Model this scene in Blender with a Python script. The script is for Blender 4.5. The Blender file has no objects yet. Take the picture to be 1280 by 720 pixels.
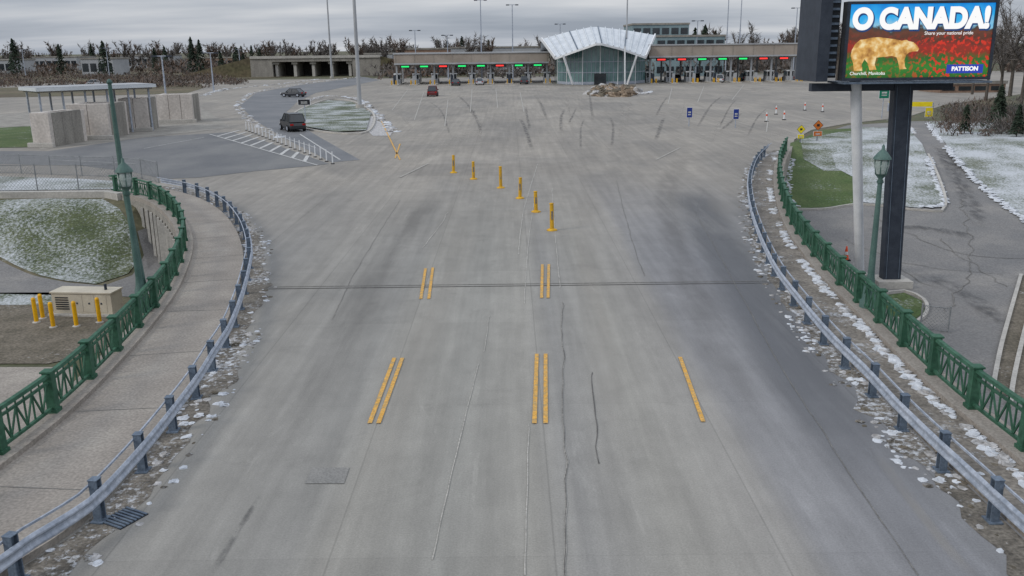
import bpy, bmesh, math, random
from mathutils import Vector, Matrix, noise
R = random.Random(7)
rad = math.radians
# ---------------------------------------------------------------- camera model (metres)
CH, F, PITCH, ROLL = 8.0, 1108.0, rad(15.15), rad(0.68)
CR, SR, CP, SP = math.cos(ROLL), math.sin(ROLL), math.cos(PITCH), math.sin(PITCH)
def ray(px, py):
    u, v = px-640.0, 360.0-py
    a = (u*CR+v*SR)/F; b = (-u*SR+v*CR)/F
    return Vector((a, CP+b*SP, -SP+b*CP))
def P(px, py, z=0.0):                      # survey: point on a level plane
    d = ray(px, py); t = (z-CH)/d.z
    return Vector((d.x*t, d.y*t, z))
def W(px, py, Y):                          # survey: point on a facade at distance Y
    d = ray(px, py); t = Y/d.y
    return Vector((d.x*t, Y, CH+d.z*t))
def ss(a, b, x):
    t = max(0, min(1, (x-a)/(b-a))); return t*t*(3-2*t)
def h(x, y):                               # terrain height
    L = -3+2.94*max(ss(43.5, 50.5, y)*(1-ss(-21, -18.3, x)), ss(75, 95, y))
    Rr = -3+2.94*max(0, min(1, (y-45)/28.0))
    k = ss(-4, 4, x)
    return L*(1-k)+Rr*k
def PT(px, py):                            # survey: point on the terrain
    d = ray(px, py); t = 6.0
    while t < 900:
        p = Vector((d.x*t, d.y*t, CH+d.z*t))
        if p.z <= h(p.x, p.y): break
        t += 0.05
    return Vector((p.x, p.y, h(p.x, p.y)))
def L(r, g, b, k=1.0):
    f = lambda c: ((c/255)/12.92 if c/255 <= 0.04045 else ((c/255+0.055)/1.055)**2.4)*k
    return (f(r), f(g), f(b), 1)
# ---------------------------------------------------------------- materials
def M(name, c1, c2=None, scale=4, rough=.85, bump=0.0, metal=0, stretch=(1, 1, 1), lo=.35, hi=.65,
      snow=None, emis=None, fine=0.25, finescale=25, spec=.3, c3=None):
    m = bpy.data.materials.new(name); m.use_nodes = True
    nt = m.node_tree; N = nt.nodes; K = nt.links
    b = N['Principled BSDF']
    b.inputs['Roughness'].default_value = rough; b.inputs['Metallic'].default_value = metal
    b.inputs['Specular IOR Level'].default_value = spec
    c2 = c2 or tuple(c*.8 for c in c1[:3])+(1,)
    tc = N.new('ShaderNodeTexCoord'); mp = N.new('ShaderNodeMapping'); mp.inputs['Scale'].default_value = stretch
    K.new(tc.outputs['Object'], mp.inputs['Vector'])
    n = N.new('ShaderNodeTexNoise'); n.inputs['Scale'].default_value = scale; n.inputs['Detail'].default_value = 5
    n.inputs['Roughness'].default_value = .6
    K.new(mp.outputs[0], n.inputs['Vector'])
    r = N.new('ShaderNodeValToRGB'); e = r.color_ramp.elements
    e[0].position, e[0].color, e[1].position, e[1].color = lo, c1, hi, c2
    if c3:
        q = e.new((lo+hi)/2); q.color = c3
    K.new(n.outputs[0], r.inputs[0]); col = r.outputs[0]
    f = N.new('ShaderNodeTexNoise'); f.inputs['Scale'].default_value = finescale; f.inputs['Detail'].default_value = 3
    K.new(tc.outputs['Object'], f.inputs['Vector'])
    if fine:
        mr = N.new('ShaderNodeMapRange'); mr.inputs['From Min'].default_value = .3; mr.inputs['From Max'].default_value = .7
        mr.inputs['To Min'].default_value = 1-fine; mr.inputs['To Max'].default_value = 1+fine
        K.new(f.outputs[0], mr.inputs[0])
        mx = N.new('ShaderNodeVectorMath'); mx.operation = 'SCALE'
        K.new(col, mx.inputs[0]); K.new(mr.outputs[0], mx.inputs['Scale']); col = mx.outputs[0]
    if snow:
        sn = N.new('ShaderNodeTexNoise'); sn.inputs['Scale'].default_value = snow[0]; sn.inputs['Detail'].default_value = 6
        sn.inputs['Roughness'].default_value = .75
        K.new(tc.outputs['Object'], sn.inputs['Vector'])
        big = N.new('ShaderNodeTexNoise'); big.inputs['Scale'].default_value = .28; big.inputs['Detail'].default_value = 3
        K.new(tc.outputs['Object'], big.inputs['Vector'])
        ad = N.new('ShaderNodeMath'); ad.operation = 'MULTIPLY_ADD'; ad.inputs[1].default_value = .7
        K.new(big.outputs[0], ad.inputs[0]); K.new(sn.outputs[0], ad.inputs[2])
        sr = N.new('ShaderNodeMapRange'); sr.inputs['From Min'].default_value = snow[1]+.35; sr.inputs['From Max'].default_value = snow[2]+.35
        sr.inputs['To Max'].default_value = .85
        K.new(ad.outputs[0], sr.inputs[0])
        mm = N.new('ShaderNodeMix'); mm.data_type = 'RGBA'
        K.new(sr.outputs[0], mm.inputs[0]); K.new(col, mm.inputs[6]); mm.inputs[7].default_value = (.52, .54, .57, 1); col = mm.outputs[2]
    K.new(col, b.inputs['Base Color'])
    if bump:
        bp = N.new('ShaderNodeBump'); bp.inputs['Strength'].default_value = bump; bp.inputs['Distance'].default_value = .03
        K.new(f.outputs[0], bp.inputs['Height']); K.new(bp.outputs[0], b.inputs['Normal'])
    if emis:
        b.inputs['Emission Color'].default_value = emis[0]; b.inputs['Emission Strength'].default_value = emis[1]
    return m
def wear(name, col, scale=1.5, stretch=(1, .15, 1), lo=.4, hi=.65, amax=.6, soft=True):
    m = bpy.data.materials.new(name); m.use_nodes = True; nt = m.node_tree; N = nt.nodes; K = nt.links
    b = N['Principled BSDF']; b.inputs['Base Color'].default_value = col; b.inputs['Roughness'].default_value = .85
    b.inputs['Specular IOR Level'].default_value = .2
    tc = N.new('ShaderNodeTexCoord'); mp = N.new('ShaderNodeMapping'); mp.inputs['Scale'].default_value = stretch
    K.new(tc.outputs['Object'], mp.inputs[0])
    n = N.new('ShaderNodeTexNoise'); n.inputs['Scale'].default_value = scale; n.inputs['Detail'].default_value = 5
    n.inputs['Roughness'].default_value = .6
    K.new(mp.outputs[0], n.inputs[0])
    mr = N.new('ShaderNodeMapRange'); mr.inputs['From Min'].default_value = lo; mr.inputs['From Max'].default_value = hi
    mr.inputs['To Max'].default_value = amax
    K.new(n.outputs[0], mr.inputs[0]); fac = mr.outputs[0]
    if soft:
        for ax in (0, 1):
            sp = N.new('ShaderNodeSeparateXYZ'); K.new(tc.outputs['UV'], sp.inputs[0])
            c = N.new('ShaderNodeMath'); c.operation = 'PINGPONG'; c.inputs[1].default_value = .5
            K.new(sp.outputs[ax], c.inputs[0])
            s = N.new('ShaderNodeMapRange'); s.interpolation_type = 'SMOOTHSTEP'
            s.inputs['From Max'].default_value = .4 if ax == 0 else .25
            K.new(c.outputs[0], s.inputs[0])
            mu = N.new('ShaderNodeMath'); mu.operation = 'MULTIPLY'; K.new(fac, mu.inputs[0]); K.new(s.outputs[0], mu.inputs[1]); fac = mu.outputs[0]
    K.new(fac, b.inputs['Alpha'])
    return m
def road_mat():
    m = bpy.data.materials.new('road_concrete'); m.use_nodes = True; nt = m.node_tree; N = nt.nodes; K = nt.links
    b = N['Principled BSDF']; b.inputs['Roughness'].default_value = .8; b.inputs['Specular IOR Level'].default_value = .25
    tc = N.new('ShaderNodeTexCoord')
    def nz(scale, st, det=5, rg=.6, dist=0):
        mp = N.new('ShaderNodeMapping'); mp.inputs['Scale'].default_value = st; K.new(tc.outputs['Object'], mp.inputs[0])
        n = N.new('ShaderNodeTexNoise'); n.inputs['Scale'].default_value = scale; n.inputs['Detail'].default_value = det
        n.inputs['Roughness'].default_value = rg; n.inputs['Distortion'].default_value = dist
        K.new(mp.outputs[0], n.inputs[0]); return n.outputs[0]
    def mr(src, a, c, lo, hi):
        q = N.new('ShaderNodeMapRange'); q.inputs[1].default_value = a; q.inputs[2].default_value = c
        q.inputs[3].default_value = lo; q.inputs[4].default_value = hi; K.new(src, q.inputs[0]); return q.outputs[0]
    def mt(op, a, c=None, v=None):
        q = N.new('ShaderNodeMath'); q.operation = op; K.new(a, q.inputs[0])
        if c is not None: K.new(c, q.inputs[1])
        if v is not None: q.inputs[1].default_value = v
        return q.outputs[0]
    mul = lambda a, c: mt('MULTIPLY', a, c)
    sp = N.new('ShaderNodeSeparateXYZ'); K.new(tc.outputs['Object'], sp.inputs[0])
    wx = N.new('ShaderNodeMath'); wx.operation = 'MULTIPLY_ADD'; wx.inputs[1].default_value = .7
    K.new(nz(.5, (1, .12, 1)), wx.inputs[0]); K.new(sp.outputs[0], wx.inputs[2])
    xr = mr(wx.outputs[0], -12, 14, 0, 1)
    cr = N.new('ShaderNodeValToRGB'); e = cr.color_ramp.elements
    e[0].position = 0; e[0].color = L(133, 130, 125); e[1].position = 1; e[1].color = L(124, 124, 125)
    for p_, c_ in ((.12, L(126, 124, 120)), (.2, L(137, 134, 128)), (.33, L(133, 131, 126)), (.36, L(142, 139, 132)), (.43, L(137, 135, 129)), (.49, L(144, 141, 134)), (.52, L(135, 133, 129)),
                   (.58, L(144, 141, 134)), (.65, L(138, 135, 130)), (.67, L(128, 127, 127)), (.75, L(121, 121, 123)), (.82, L(128, 128, 128)), (.9, L(118, 119, 121))):
        q = e.new(p_); q.color = c_
    K.new(xr, cr.inputs[0])
    far = mr(sp.outputs[1], 34, 60, 0, 1)
    mx = N.new('ShaderNodeMix'); mx.data_type = 'RGBA'; K.new(far, mx.inputs[0]); K.new(cr.outputs[0], mx.inputs[6])
    fr = N.new('ShaderNodeValToRGB'); e = fr.color_ramp.elements
    e[0].position = .35; e[0].color = L(126, 122, 116); e[1].position = .65; e[1].color = L(146, 140, 131)
    K.new(nz(.12, (1, .5, 1), 6, .6, 1), fr.inputs[0]); K.new(fr.outputs[0], mx.inputs[7])
    k = mul(mr(nz(.07, (1, 1, 1), 3), .3, .7, .93, 1.06), mr(nz(2.4, (1, .04, 1), 4), .3, .7, .88, 1.12))
    k = mul(k, mr(nz(1.1, (1, .6, 1), 6, .7), .3, .7, .90, 1.10))
    k = mul(k, mr(nz(26, (1, 1, 1), 3, .8), .3, .7, .84, 1.16))
    k = mul(k, mr(nz(.3, (1, 1.2, 1), 6, .75, 1), .56, .72, 1, .86))
    k = mul(k, mr(nz(.9, (1, .22, 1), 6, .8, 1), .58, .72, 1, 1.18))
    # cast slabs: each slab a slightly different tone, with fine joints between
    ux = mt('DIVIDE', mt('ADD', sp.outputs[0], v=3.03), v=3.68); uy = mt('DIVIDE', sp.outputs[1], v=6.4)
    cb = N.new('ShaderNodeCombineXYZ'); K.new(mt('FLOOR', ux), cb.inputs[0]); K.new(mt('FLOOR', uy), cb.inputs[1])
    wn = N.new('ShaderNodeTexWhiteNoise'); wn.noise_dimensions = '2D'; K.new(cb.outputs[0], wn.inputs[0])
    k = mul(k, mr(wn.outputs[0], 0, 1, .95, 1.05))
    for u_, wd, amt in ((ux, .006, .82), (uy, .003, .93)):
        dd = mt('PINGPONG', u_, v=.5); k = mul(k, mr(dd, wd*.4, wd, amt, 1))
    vm = N.new('ShaderNodeVectorMath'); vm.operation = 'SCALE'; K.new(mx.outputs[2], vm.inputs[0]); K.new(k, vm.inputs['Scale'])
    K.new(vm.outputs[0], b.inputs['Base Color'])
    bp = N.new('ShaderNodeBump'); bp.inputs['Strength'].default_value = .3; bp.inputs['Distance'].default_value = .01
    K.new(nz(40, (1, 1, 1), 2, .7), bp.inputs['Height']); K.new(bp.outputs[0], b.inputs['Normal'])
    return m
m_road = road_mat()
m_terrain = M('terrain_grass', L(86, 80, 62), L(104, 94, 76), .06, c3=L(80, 82, 60), fine=.3, finescale=3, snow=(1.5, .66, .8), bump=.3)
m_meadow = M('meadow_brown', L(84, 74, 60), L(106, 92, 76), .09, c3=L(90, 86, 64), fine=.35, finescale=1.2, stretch=(.4, 1, 1), bump=.3)
m_lawn = M('lawn_snowy', L(62, 72, 46), L(84, 90, 62), .5, fine=.4, finescale=9, snow=(7, .42, .66), bump=.5)
m_lawn_s = M('lawn_more_snow', L(72, 80, 58), L(94, 98, 78), .5, fine=.35, finescale=9, snow=(7, .34, .58), bump=.5)
m_lawn_g = M('lawn_green', L(62, 82, 38), L(82, 94, 54), .4, fine=.4, finescale=8, snow=(6, .62, .8), bump=.5)
m_soil = M('soil_brown', L(88, 82, 70), L(112, 104, 92), .8, fine=.4, finescale=10, snow=(5, .66, .8), bump=.6)
m_dirt = M('verge_dirt', L(84, 79, 72), L(122, 116, 107), 1.6, fine=.45, finescale=14, snow=(6, .53, .66), bump=.8)
m_dirt2 = M('verge_dirt_light', L(106, 100, 92), L(136, 129, 120), 1.2, fine=.35, finescale=12, snow=(5, .60, .76), bump=.6)
m_asph = M('asphalt_dark', L(98, 99, 101), L(116, 116, 115), .25, fine=.2, finescale=18, bump=.3, stretch=(1, .5, 1))
m_asph2 = M('asphalt_grey', L(112, 111, 110), L(130, 127, 123), .3, c3=L(119, 117, 115), fine=.22, finescale=12, bump=.3)
m_asph3 = M('asphalt_wet', L(92, 94, 97), L(112, 112, 113), .15, fine=.2, finescale=8, rough=.6)
m_walk = M('walkway_concrete', L(136, 129, 121), L(154, 147, 138), .6, fine=.22, finescale=16, bump=.3, c3=L(143, 136, 128))
m_conc = M('concrete', L(160, 157, 151), L(178, 174, 167), .8, fine=.15, finescale=9, bump=.2)
m_conc_d = M('concrete_stained', L(122, 118, 112), L(148, 144, 136), .6, fine=.2, finescale=7, stretch=(1, 1, .3))
m_blast = M('blast_wall_concrete', L(176, 169, 162), L(194, 187, 180), .8, fine=.15, finescale=5, stretch=(1, 1, .3))
m_galv = M('galvanised_steel', L(142, 150, 162), L(168, 174, 184), 3, rough=.6, metal=.15, fine=.15, finescale=12)
m_galv_d = M('steel_post', L(80, 92, 106), L(102, 114, 128), 3, rough=.65, metal=.1, fine=.22)
m_green = M('green_paint', L(40, 78, 60), L(58, 96, 76), 2, rough=.65, fine=.25, finescale=10, spec=.3)
m_green_l = M('lamp_green_paint', L(66, 92, 86), L(82, 106, 100), 2, rough=.55, fine=.15)
m_yel = M('yellow_marking', L(206, 156, 72), L(166, 142, 100), 7, fine=.25, finescale=22, lo=.4, hi=.66)
m_whm = M('white_marking', L(190, 190, 188), L(152, 151, 148), 4, fine=.2, lo=.4, hi=.65)
m_yelp = M('yellow_plastic', L(206, 160, 36), L(186, 142, 40), 3, rough=.55, fine=.15)
m_yelb = M('yellow_bollard_paint', L(226, 172, 14), L(206, 152, 20), 3, rough=.5, fine=.1)
m_black = M('black_rubber', L(28, 28, 30), L(40, 40, 42), 5, rough=.8)
m_white = M('white_paint', L(220, 221, 222), L(204, 206, 208), 2, rough=.5, fine=.06)
m_snow = M('snow', (.6, .62, .65, 1), (.46, .48, .51, 1), 3, fine=.15, finescale=10, bump=.4, rough=.9)
m_snowd = M('snow_dirty', L(142, 139, 136), L(184, 183, 183), 4, fine=.3, finescale=9, bump=.5)
m_dk = M('dark_metal', L(44, 50, 60), L(58, 64, 74), 2, rough=.5, fine=.15, metal=.1)
m_dk2 = M('dark_void', L(34, 36, 40), L(44, 47, 51), 2)
m_seam = M('seam_dark', L(100, 98, 94), L(124, 121, 116), 3, fine=.3)
m_joint = M('joint_rubber', L(72, 70, 68), L(96, 93, 90), 2, fine=.3)
m_seal = M('seam_light', L(172, 168, 160), L(146, 143, 137), 4, fine=.3, finescale=12)
m_steel_w = M('roof_metal_white', L(208, 212, 215), L(190, 195, 200), .5, rough=.4, fine=.06, finescale=2, metal=.1)
m_glass = M('curtain_glass', L(76, 108, 108), L(112, 140, 140), .35, rough=.12, spec=.8, fine=.1)
m_glass_d = M('dark_glass', L(22, 28, 34), L(40, 48, 54), .5, rough=.1, spec=.8, fine=.05)
m_canopy = M('canopy_fascia', L(142, 132, 122), L(160, 150, 140), .3, fine=.08)
m_mesh = M('fence_steel', L(112, 116, 118), L(140, 142, 144), 3, rough=.6)
m_bark = M('bark', L(74, 68, 62), L(92, 86, 80), 3, fine=.2)
m_twig = M('twigs', L(82, 78, 75), L(104, 98, 94), .2, fine=.3, finescale=1)
m_twig2 = M('twigs_reddish', L(82, 70, 63), L(102, 88, 78), .2, fine=.3, finescale=1)
m_con = M('conifer_green', L(40, 52, 42), L(58, 70, 54), .3, fine=.4, finescale=1.5)
m_rock = M('rock_garden_stone', L(112, 98, 84), L(146, 130, 112), 1, fine=.35, finescale=4)
m_redled = M('led_red', L(200, 20, 20), emis=((1, .06, .05, 1), 1.0)); m_grnled = M('led_green', L(20, 180, 60), emis=((.03, .95, .25, 1), .8))
m_blue = M('sign_blue', L(28, 48, 120), L(34, 56, 130), 2, rough=.4, fine=.05)
m_grnsign = M('sign_green', L(10, 110, 84), L(16, 118, 92), 2, rough=.4, fine=.05)
m_yelsign = M('sign_yellow', L(226, 206, 40), L(214, 190, 34), 2, rough=.4, fine=.05)
m_orsign = M('sign_orange', L(196, 110, 44), L(176, 92, 34), 2, rough=.4, fine=.05)
m_beige = M('generator_enclosure', L(190, 182, 164), L(174, 166, 150), 1, rough=.6, fine=.08)
m_cone = M('cone_orange', L(214, 84, 44), L(196, 70, 34), 3)
m_office = M('office_cladding', L(128, 146, 150), L(112, 130, 136), .2, fine=.06)
m_ware = M('warehouse_cladding', L(166, 168, 170), L(150, 152, 155), .2, fine=.06)
m_brick = M('brick_brown', L(122, 100, 86), L(140, 116, 100), 1, fine=.2)
m_amber = M('lamp_glass', L(160, 170, 166), L(140, 152, 148), 2, rough=.3)
# ---------------------------------------------------------------- mesh builder
class MB:
    def __init__(s): s.v = []; s.f = []; s.m = []; s.s = []; s.mats = []
    def mi(s, mat):
        if mat not in s.mats: s.mats.append(mat)
        return s.mats.index(mat)
    def add(s, vs, fs, mat, smooth=False):
        o = len(s.v); s.v += [tuple(v) for v in vs]; i = s.mi(mat)
        for f in fs: s.f.append(tuple(o+k for k in f)); s.m.append(i); s.s.append(smooth)
    def box(s, lo, hi, mat, M_=None):
        x0, y0, z0 = lo; x1, y1, z1 = hi
        vs = [Vector(p) for p in ((x0, y0, z0), (x1, y0, z0), (x1, y1, z0), (x0, y1, z0), (x0, y0, z1), (x1, y0, z1), (x1, y1, z1), (x0, y1, z1))]
        if M_ is not None: vs = [M_ @ v for v in vs]
        s.add(vs, [(0, 3, 2, 1), (4, 5, 6, 7), (0, 1, 5, 4), (1, 2, 6, 5), (2, 3, 7, 6), (3, 0, 4, 7)], mat)
    def beam(s, a, b, w, hh, mat):
        a = Vector(a); b = Vector(b); t = (b-a)
        if t.length < 1e-6: return
        t.normalize(); up = Vector((0, 0, 1)) if abs(t.z) < .95 else Vector((0, 1, 0))
        n = t.cross(up).normalized(); u = n.cross(t)
        q = [n*(-w/2)+u*(-hh/2), n*(w/2)+u*(-hh/2), n*(w/2)+u*(hh/2), n*(-w/2)+u*(hh/2)]
        s.add([a+c for c in q]+[b+c for c in q], [(3, 2, 1, 0), (4, 5, 6, 7), (0, 1, 5, 4), (1, 2, 6, 5), (2, 3, 7, 6), (3, 0, 4, 7)], mat)
    def cyl(s, a, b, r0, r1, mat, n=12, caps=True):
        a = Vector(a); b = Vector(b); t = (b-a).normalized(); up = Vector((0, 0, 1)) if abs(t.z) < .95 else Vector((0, 1, 0))
        u = t.cross(up).normalized(); w = t.cross(u)
        vs = []
        for c, r in ((a, r0), (b, r1)):
            for i in range(n):
                an = 2*math.pi*i/n; vs.append(c+(u*math.cos(an)+w*math.sin(an))*r)
        s.add(vs, [(i, (i+1) % n, n+(i+1) % n, n+i) for i in range(n)], mat, n > 6)
        if caps: s.add(vs, [tuple(range(n))[::-1], tuple(range(n, 2*n))], mat)
    def lathe(s, c, prof, mat, n=14):
        vs = []; c = Vector(c)
        for r, z in prof:
            for i in range(n):
                an = 2*math.pi*i/n; vs.append(c+Vector((math.cos(an)*r, math.sin(an)*r, z)))
        fs = [(j*n+i, j*n+(i+1) % n, (j+1)*n+(i+1) % n, (j+1)*n+i) for j in range(len(prof)-1) for i in range(n)]
        s.add(vs, fs, mat, True)
    def poly(s, pts, mat): s.add(pts, [tuple(range(len(pts)))], mat)
    def sweep(s, path, prof, mat, smooth=False, closed=True):
        vs = []; n = len(prof)
        for i, p in enumerate(path):
            t = (path[min(i+1, len(path)-1)]-path[max(i-1, 0)]); t.z = 0; t.normalize(); nn = Vector((t.y, -t.x, 0))
            for o, z in prof: vs.append(p+nn*o+Vector((0, 0, z)))
        fs = [(i*n+j, i*n+(j+1) % n, (i+1)*n+(j+1) % n, (i+1)*n+j) for i in range(len(path)-1) for j in range(n if closed else n-1)]
        s.add(vs, fs, mat, smooth)
        if closed: s.add(vs[:n]+vs[-n:], [tuple(range(n)), tuple(range(n, 2*n))[::-1]], mat)
    def lump(s, c, r, mat, flat=.4):
        c = Vector(c); seed = R.random()*100; vs = []
        for j in range(5):
            ph = math.pi*j/8
            for i in range(7):
                an = 2*math.pi*i/7+j; d = Vector((math.cos(an)*math.sin(ph+.02), math.sin(an)*math.sin(ph+.02), math.cos(ph)*flat))
                vs.append(c+d*r*(1+.9*noise.noise(d*2.4+Vector((seed, 0, 0)))))
        s.add(vs, [(j*7+i, (j+1)*7+i, (j+1)*7+(i+1) % 7, j*7+(i+1) % 7) for j in range(4) for i in range(7)]+[tuple(range(7))], mat)
    def obj(s, name, bevel=0, parent=None):
        me = bpy.data.meshes.new(name); me.from_pydata(s.v, [], s.f)
        for m in s.mats: me.materials.append(m)
        me.polygons.foreach_set('material_index', s.m); me.polygons.foreach_set('use_smooth', s.s)
        me.validate(); me.update(); o = bpy.data.objects.new(name, me); bpy.context.scene.collection.objects.link(o)
        if bevel:
            b = o.modifiers.new('bevel', 'BEVEL'); b.width = bevel; b.segments = 2; b.limit_method = 'ANGLE'
        if parent: o.parent = parent
        return o
def spline(pts, step=.5):
    pts = [Vector(p) for p in pts]; out = []
    for i in range(len(pts)-1):
        p0 = pts[max(i-1, 0)]; p1 = pts[i]; p2 = pts[i+1]; p3 = pts[min(i+2, len(pts)-1)]
        n = max(1, int((p2-p1).length/step))
        for k in range(n):
            t = k/n
            out.append(.5*((2*p1)+(p2-p0)*t+(2*p0-5*p1+4*p2-p3)*t*t+(3*p1-p0-3*p2+p3)*t**3))
    out.append(pts[-1]); return out
def equal(path, step):
    out = [path[0].copy()]; acc = 0
    for a, b in zip(path, path[1:]):
        d = (b-a).length
        while acc+d >= step:
            t = (step-acc)/d; a = a.lerp(b, t); out.append(a.copy()); d = (b-a).length; acc = 0
        acc += d
    return out
def resampleN(path, n):
    ds = [0]
    for a, b in zip(path, path[1:]): ds.append(ds[-1]+(b-a).length)
    out = []; j = 0
    for i in range(n):
        t = ds[-1]*i/(n-1)
        while j < len(path)-2 and ds[j+1] < t: j += 1
        k = (t-ds[j])/max(1e-9, ds[j+1]-ds[j]); out.append(path[j].lerp(path[j+1], k))
    return out
def flat(name, pts, mat, z=None, wall=None, wallmat=None):
    bm = bmesh.new()
    vs = [bm.verts.new((p.x, p.y, p.z if z is None else z)) for p in pts]
    f = bm.faces.new(vs); bm.normal_update()
    if f.normal.z < 0: f.normal_flip()
    if wall is not None:
        lo = [bm.verts.new((v.co.x, v.co.y, wall)) for v in vs]
        for i in range(len(vs)):
            g = bm.faces.new((vs[i], vs[(i+1) % len(vs)], lo[(i+1) % len(vs)], lo[i])); g.material_index = 1
    bmesh.ops.triangulate(bm, faces=[f])
    me = bpy.data.meshes.new(name); bm.to_mesh(me); bm.free(); me.materials.append(mat)
    if wallmat: me.materials.append(wallmat)
    o = bpy.data.objects.new(name, me); bpy.context.scene.collection.objects.link(o); return o
def drape(name, pts, mat, off=.03, step=1.0):
    bm = bmesh.new(); f = bm.faces.new([bm.verts.new((p.x, p.y, 0)) for p in pts]); bm.normal_update()
    if f.normal.z < 0: f.normal_flip()
    bmesh.ops.triangulate(bm, faces=[f])
    for ax in (0, 1):
        lo = min(p[ax] for p in pts); hi = max(p[ax] for p in pts); k = math.ceil(lo)
        while k < hi:
            co = [0, 0, 0]; co[ax] = k; no = [0, 0, 0]; no[ax] = 1
            bmesh.ops.bisect_plane(bm, geom=bm.verts[:]+bm.edges[:]+bm.faces[:], plane_co=co, plane_no=no, dist=1e-5); k += step
    for v in bm.verts: v.co.z = h(v.co.x, v.co.y)+off
    me = bpy.data.meshes.new(name); bm.to_mesh(me); bm.free(); me.materials.append(mat)
    o = bpy.data.objects.new(name, me); bpy.context.scene.collection.objects.link(o); return o
def strip(name, pts, w, mat, z=.004, w2=None, jag=0):
    n = len(pts); vs = []; fs = []; w2 = w if w2 is None else w2
    for i, p in enumerate(pts):
        t = pts[min(i+1, n-1)]-pts[max(i-1, 0)]; t.z = 0; t.normalize(); nn = Vector((t.y, -t.x, 0))
        ww = (w+(w2-w)*i/(n-1))/2; a = ww*(1+jag*R.uniform(-1, 1)); b = ww*(1+jag*R.uniform(-1, 1))
        zz = p.z+z
        vs += [(p.x-nn.x*a, p.y-nn.y*a, zz), (p.x+nn.x*b, p.y+nn.y*b, zz)]
    fs = [(2*i, 2*i+1, 2*i+3, 2*i+2) for i in range(n-1)]
    me = bpy.data.meshes.new(name); me.from_pydata(vs, [], fs); uv = me.uv_layers.new(name='UVMap')
    for li, lo in enumerate(me.loops):
        vi = lo.vertex_index; uv.data[li].uv = (vi % 2, (vi//2)/(n-1))
    me.materials.append(mat); o = bpy.data.objects.new(name, me); bpy.context.scene.collection.objects.link(o); return o
def PP(lst, z=0): return [P(a, b, z) for a, b in lst]
# ---------------------------------------------------------------- terrain
def axis(lo, hi, d0, d1):
    out = set(); x = d0
    while x <= d1: out.add(x); x += 1
    s = 1.5; x = d1
    while x < hi: x += s; s *= 1.35; out.add(min(x, hi))
    s = 1.5; x = d0
    while x > lo: x -= s; s *= 1.35; out.add(max(x, lo))
    return sorted(out)
xs = axis(-4000, 4000, -60, 70); ys = axis(-200, 6000, 0, 100)
vs = [(x, y, h(x, y)) for y in ys for x in xs]; nx = len(xs)
fs = [(j*nx+i, j*nx+i+1, (j+1)*nx+i+1, (j+1)*nx+i) for j in range(len(ys)-1) for i in range(nx-1)]
me = bpy.data.meshes.new('ground'); me.from_pydata(vs, [], fs); me.materials.append(m_terrain)
g = bpy.data.objects.new('ground', me); bpy.context.scene.collection.objects.link(g)
# ---------------------------------------------------------------- rail lines
LG = [(-230, 760), (-120, 670), (0, 582), (75, 522), (130, 468), (180, 412), (212, 368), (230, 325), (231, 300), (222, 280), (205, 263), (180, 251), (140, 244)]
RG = [(1500, 760), (1400, 676), (1280, 577), (1210, 520), (1155, 470), (1085, 400), (1040, 355), (1005, 312), (985, 277), (975, 243), (974, 212), (983, 190)]
LM = [(-60, 790), (40, 712), (108, 668), (155, 618), (190, 575), (222, 532), (247, 496), (266, 463), (283, 435), (294, 408), (303, 380), (310, 350), (313, 328), (309, 306), (300, 286), (284, 267), (262, 253), (235, 243), (200, 236)]
RM = [(1400, 800), (1280, 690), (1215, 626), (1165, 577), (1120, 530), (1085, 490), (1040, 443), (1000, 393), (970, 350), (948, 300), (938, 262), (937, 232), (946, 207), (962, 190)]
LE = [(60, 800), (140, 695), (205, 620), (255, 550), (300, 475), (332, 405), (346, 355), (344, 325), (336, 300), (318, 275), (290, 256), (255, 241), (215, 232)]
RE = [(1330, 810), (1245, 718), (1165, 625), (1090, 545), (1040, 487), (985, 405), (952, 350), (930, 300), (924, 262), (924, 232), (934, 207), (950, 188)]
lg = spline(PP(LG)); rg = spline(PP(RG)); lm = spline(PP(LM)); rm = spline(PP(RM)); le = spline(PP(LE)); re_ = spline(PP(RE))
for pth in (lg, rg, lm, rm, le, re_):
    a, b = pth[0], pth[1]; d = (a-b).normalized(); pth.insert(0, a+d*12)
off = lambda path, o: [p+Vector((t.y, -t.x, 0))*o for p, t in ((path[i], (path[min(i+1, len(path)-1)]-path[max(i-1, 0)]).normalized()) for i in range(len(path)))]
deckL = off(lg, -.35); deckR = off(rg, .35)
outl = deckL[:]+[Vector((-34, deckL[-1].y+.3, 0)), Vector((-220, deckL[-1].y+.3, 0)), Vector((-260, 262, 0)), Vector((260, 262, 0))]
outl += PP([(1420, 112), (1280, 117), (1180, 131), (1135, 146), (1060, 154), (1015, 162), (993, 174)])+deckR[::-1]
flat('road', outl, m_road, 0, -4, m_conc_d)
def ribbon(name, A, B, mat, z, n=90, skirt=0):
    A = resampleN(A, n); B = resampleN(B, n); vs = []; fs = []
    for a, b in zip(A, B): vs += [(a.x, a.y, z), (b.x, b.y, z)]
    fs = [(2*i, 2*i+1, 2*i+3, 2*i+2) for i in range(n-1)]
    if skirt:
        o = len(vs)
        for a in A: vs.append((a.x, a.y, z-skirt))
        for b in B: vs.append((b.x, b.y, z-skirt))
        fs += [(2*i, 2*i+2, o+i+1, o+i) for i in range(n-1)]+[(2*i+1, o+n+i, o+n+i+1, 2*i+3) for i in range(n-1)]
    me = bpy.data.meshes.new(name); me.from_pydata(vs, [], fs); me.materials.append(mat)
    o = bpy.data.objects.new(name, me); bpy.context.scene.collection.objects.link(o); return o
lmi = off(lm, -.25); rmi = off(rm, .25)
ribbon('sidewalk', lmi, off(lg, .3), m_walk, .13, skirt=.13)
ribbon('sidewalk', rmi, off(rg, -.3), m_dirt2, .13, skirt=.13)
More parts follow.
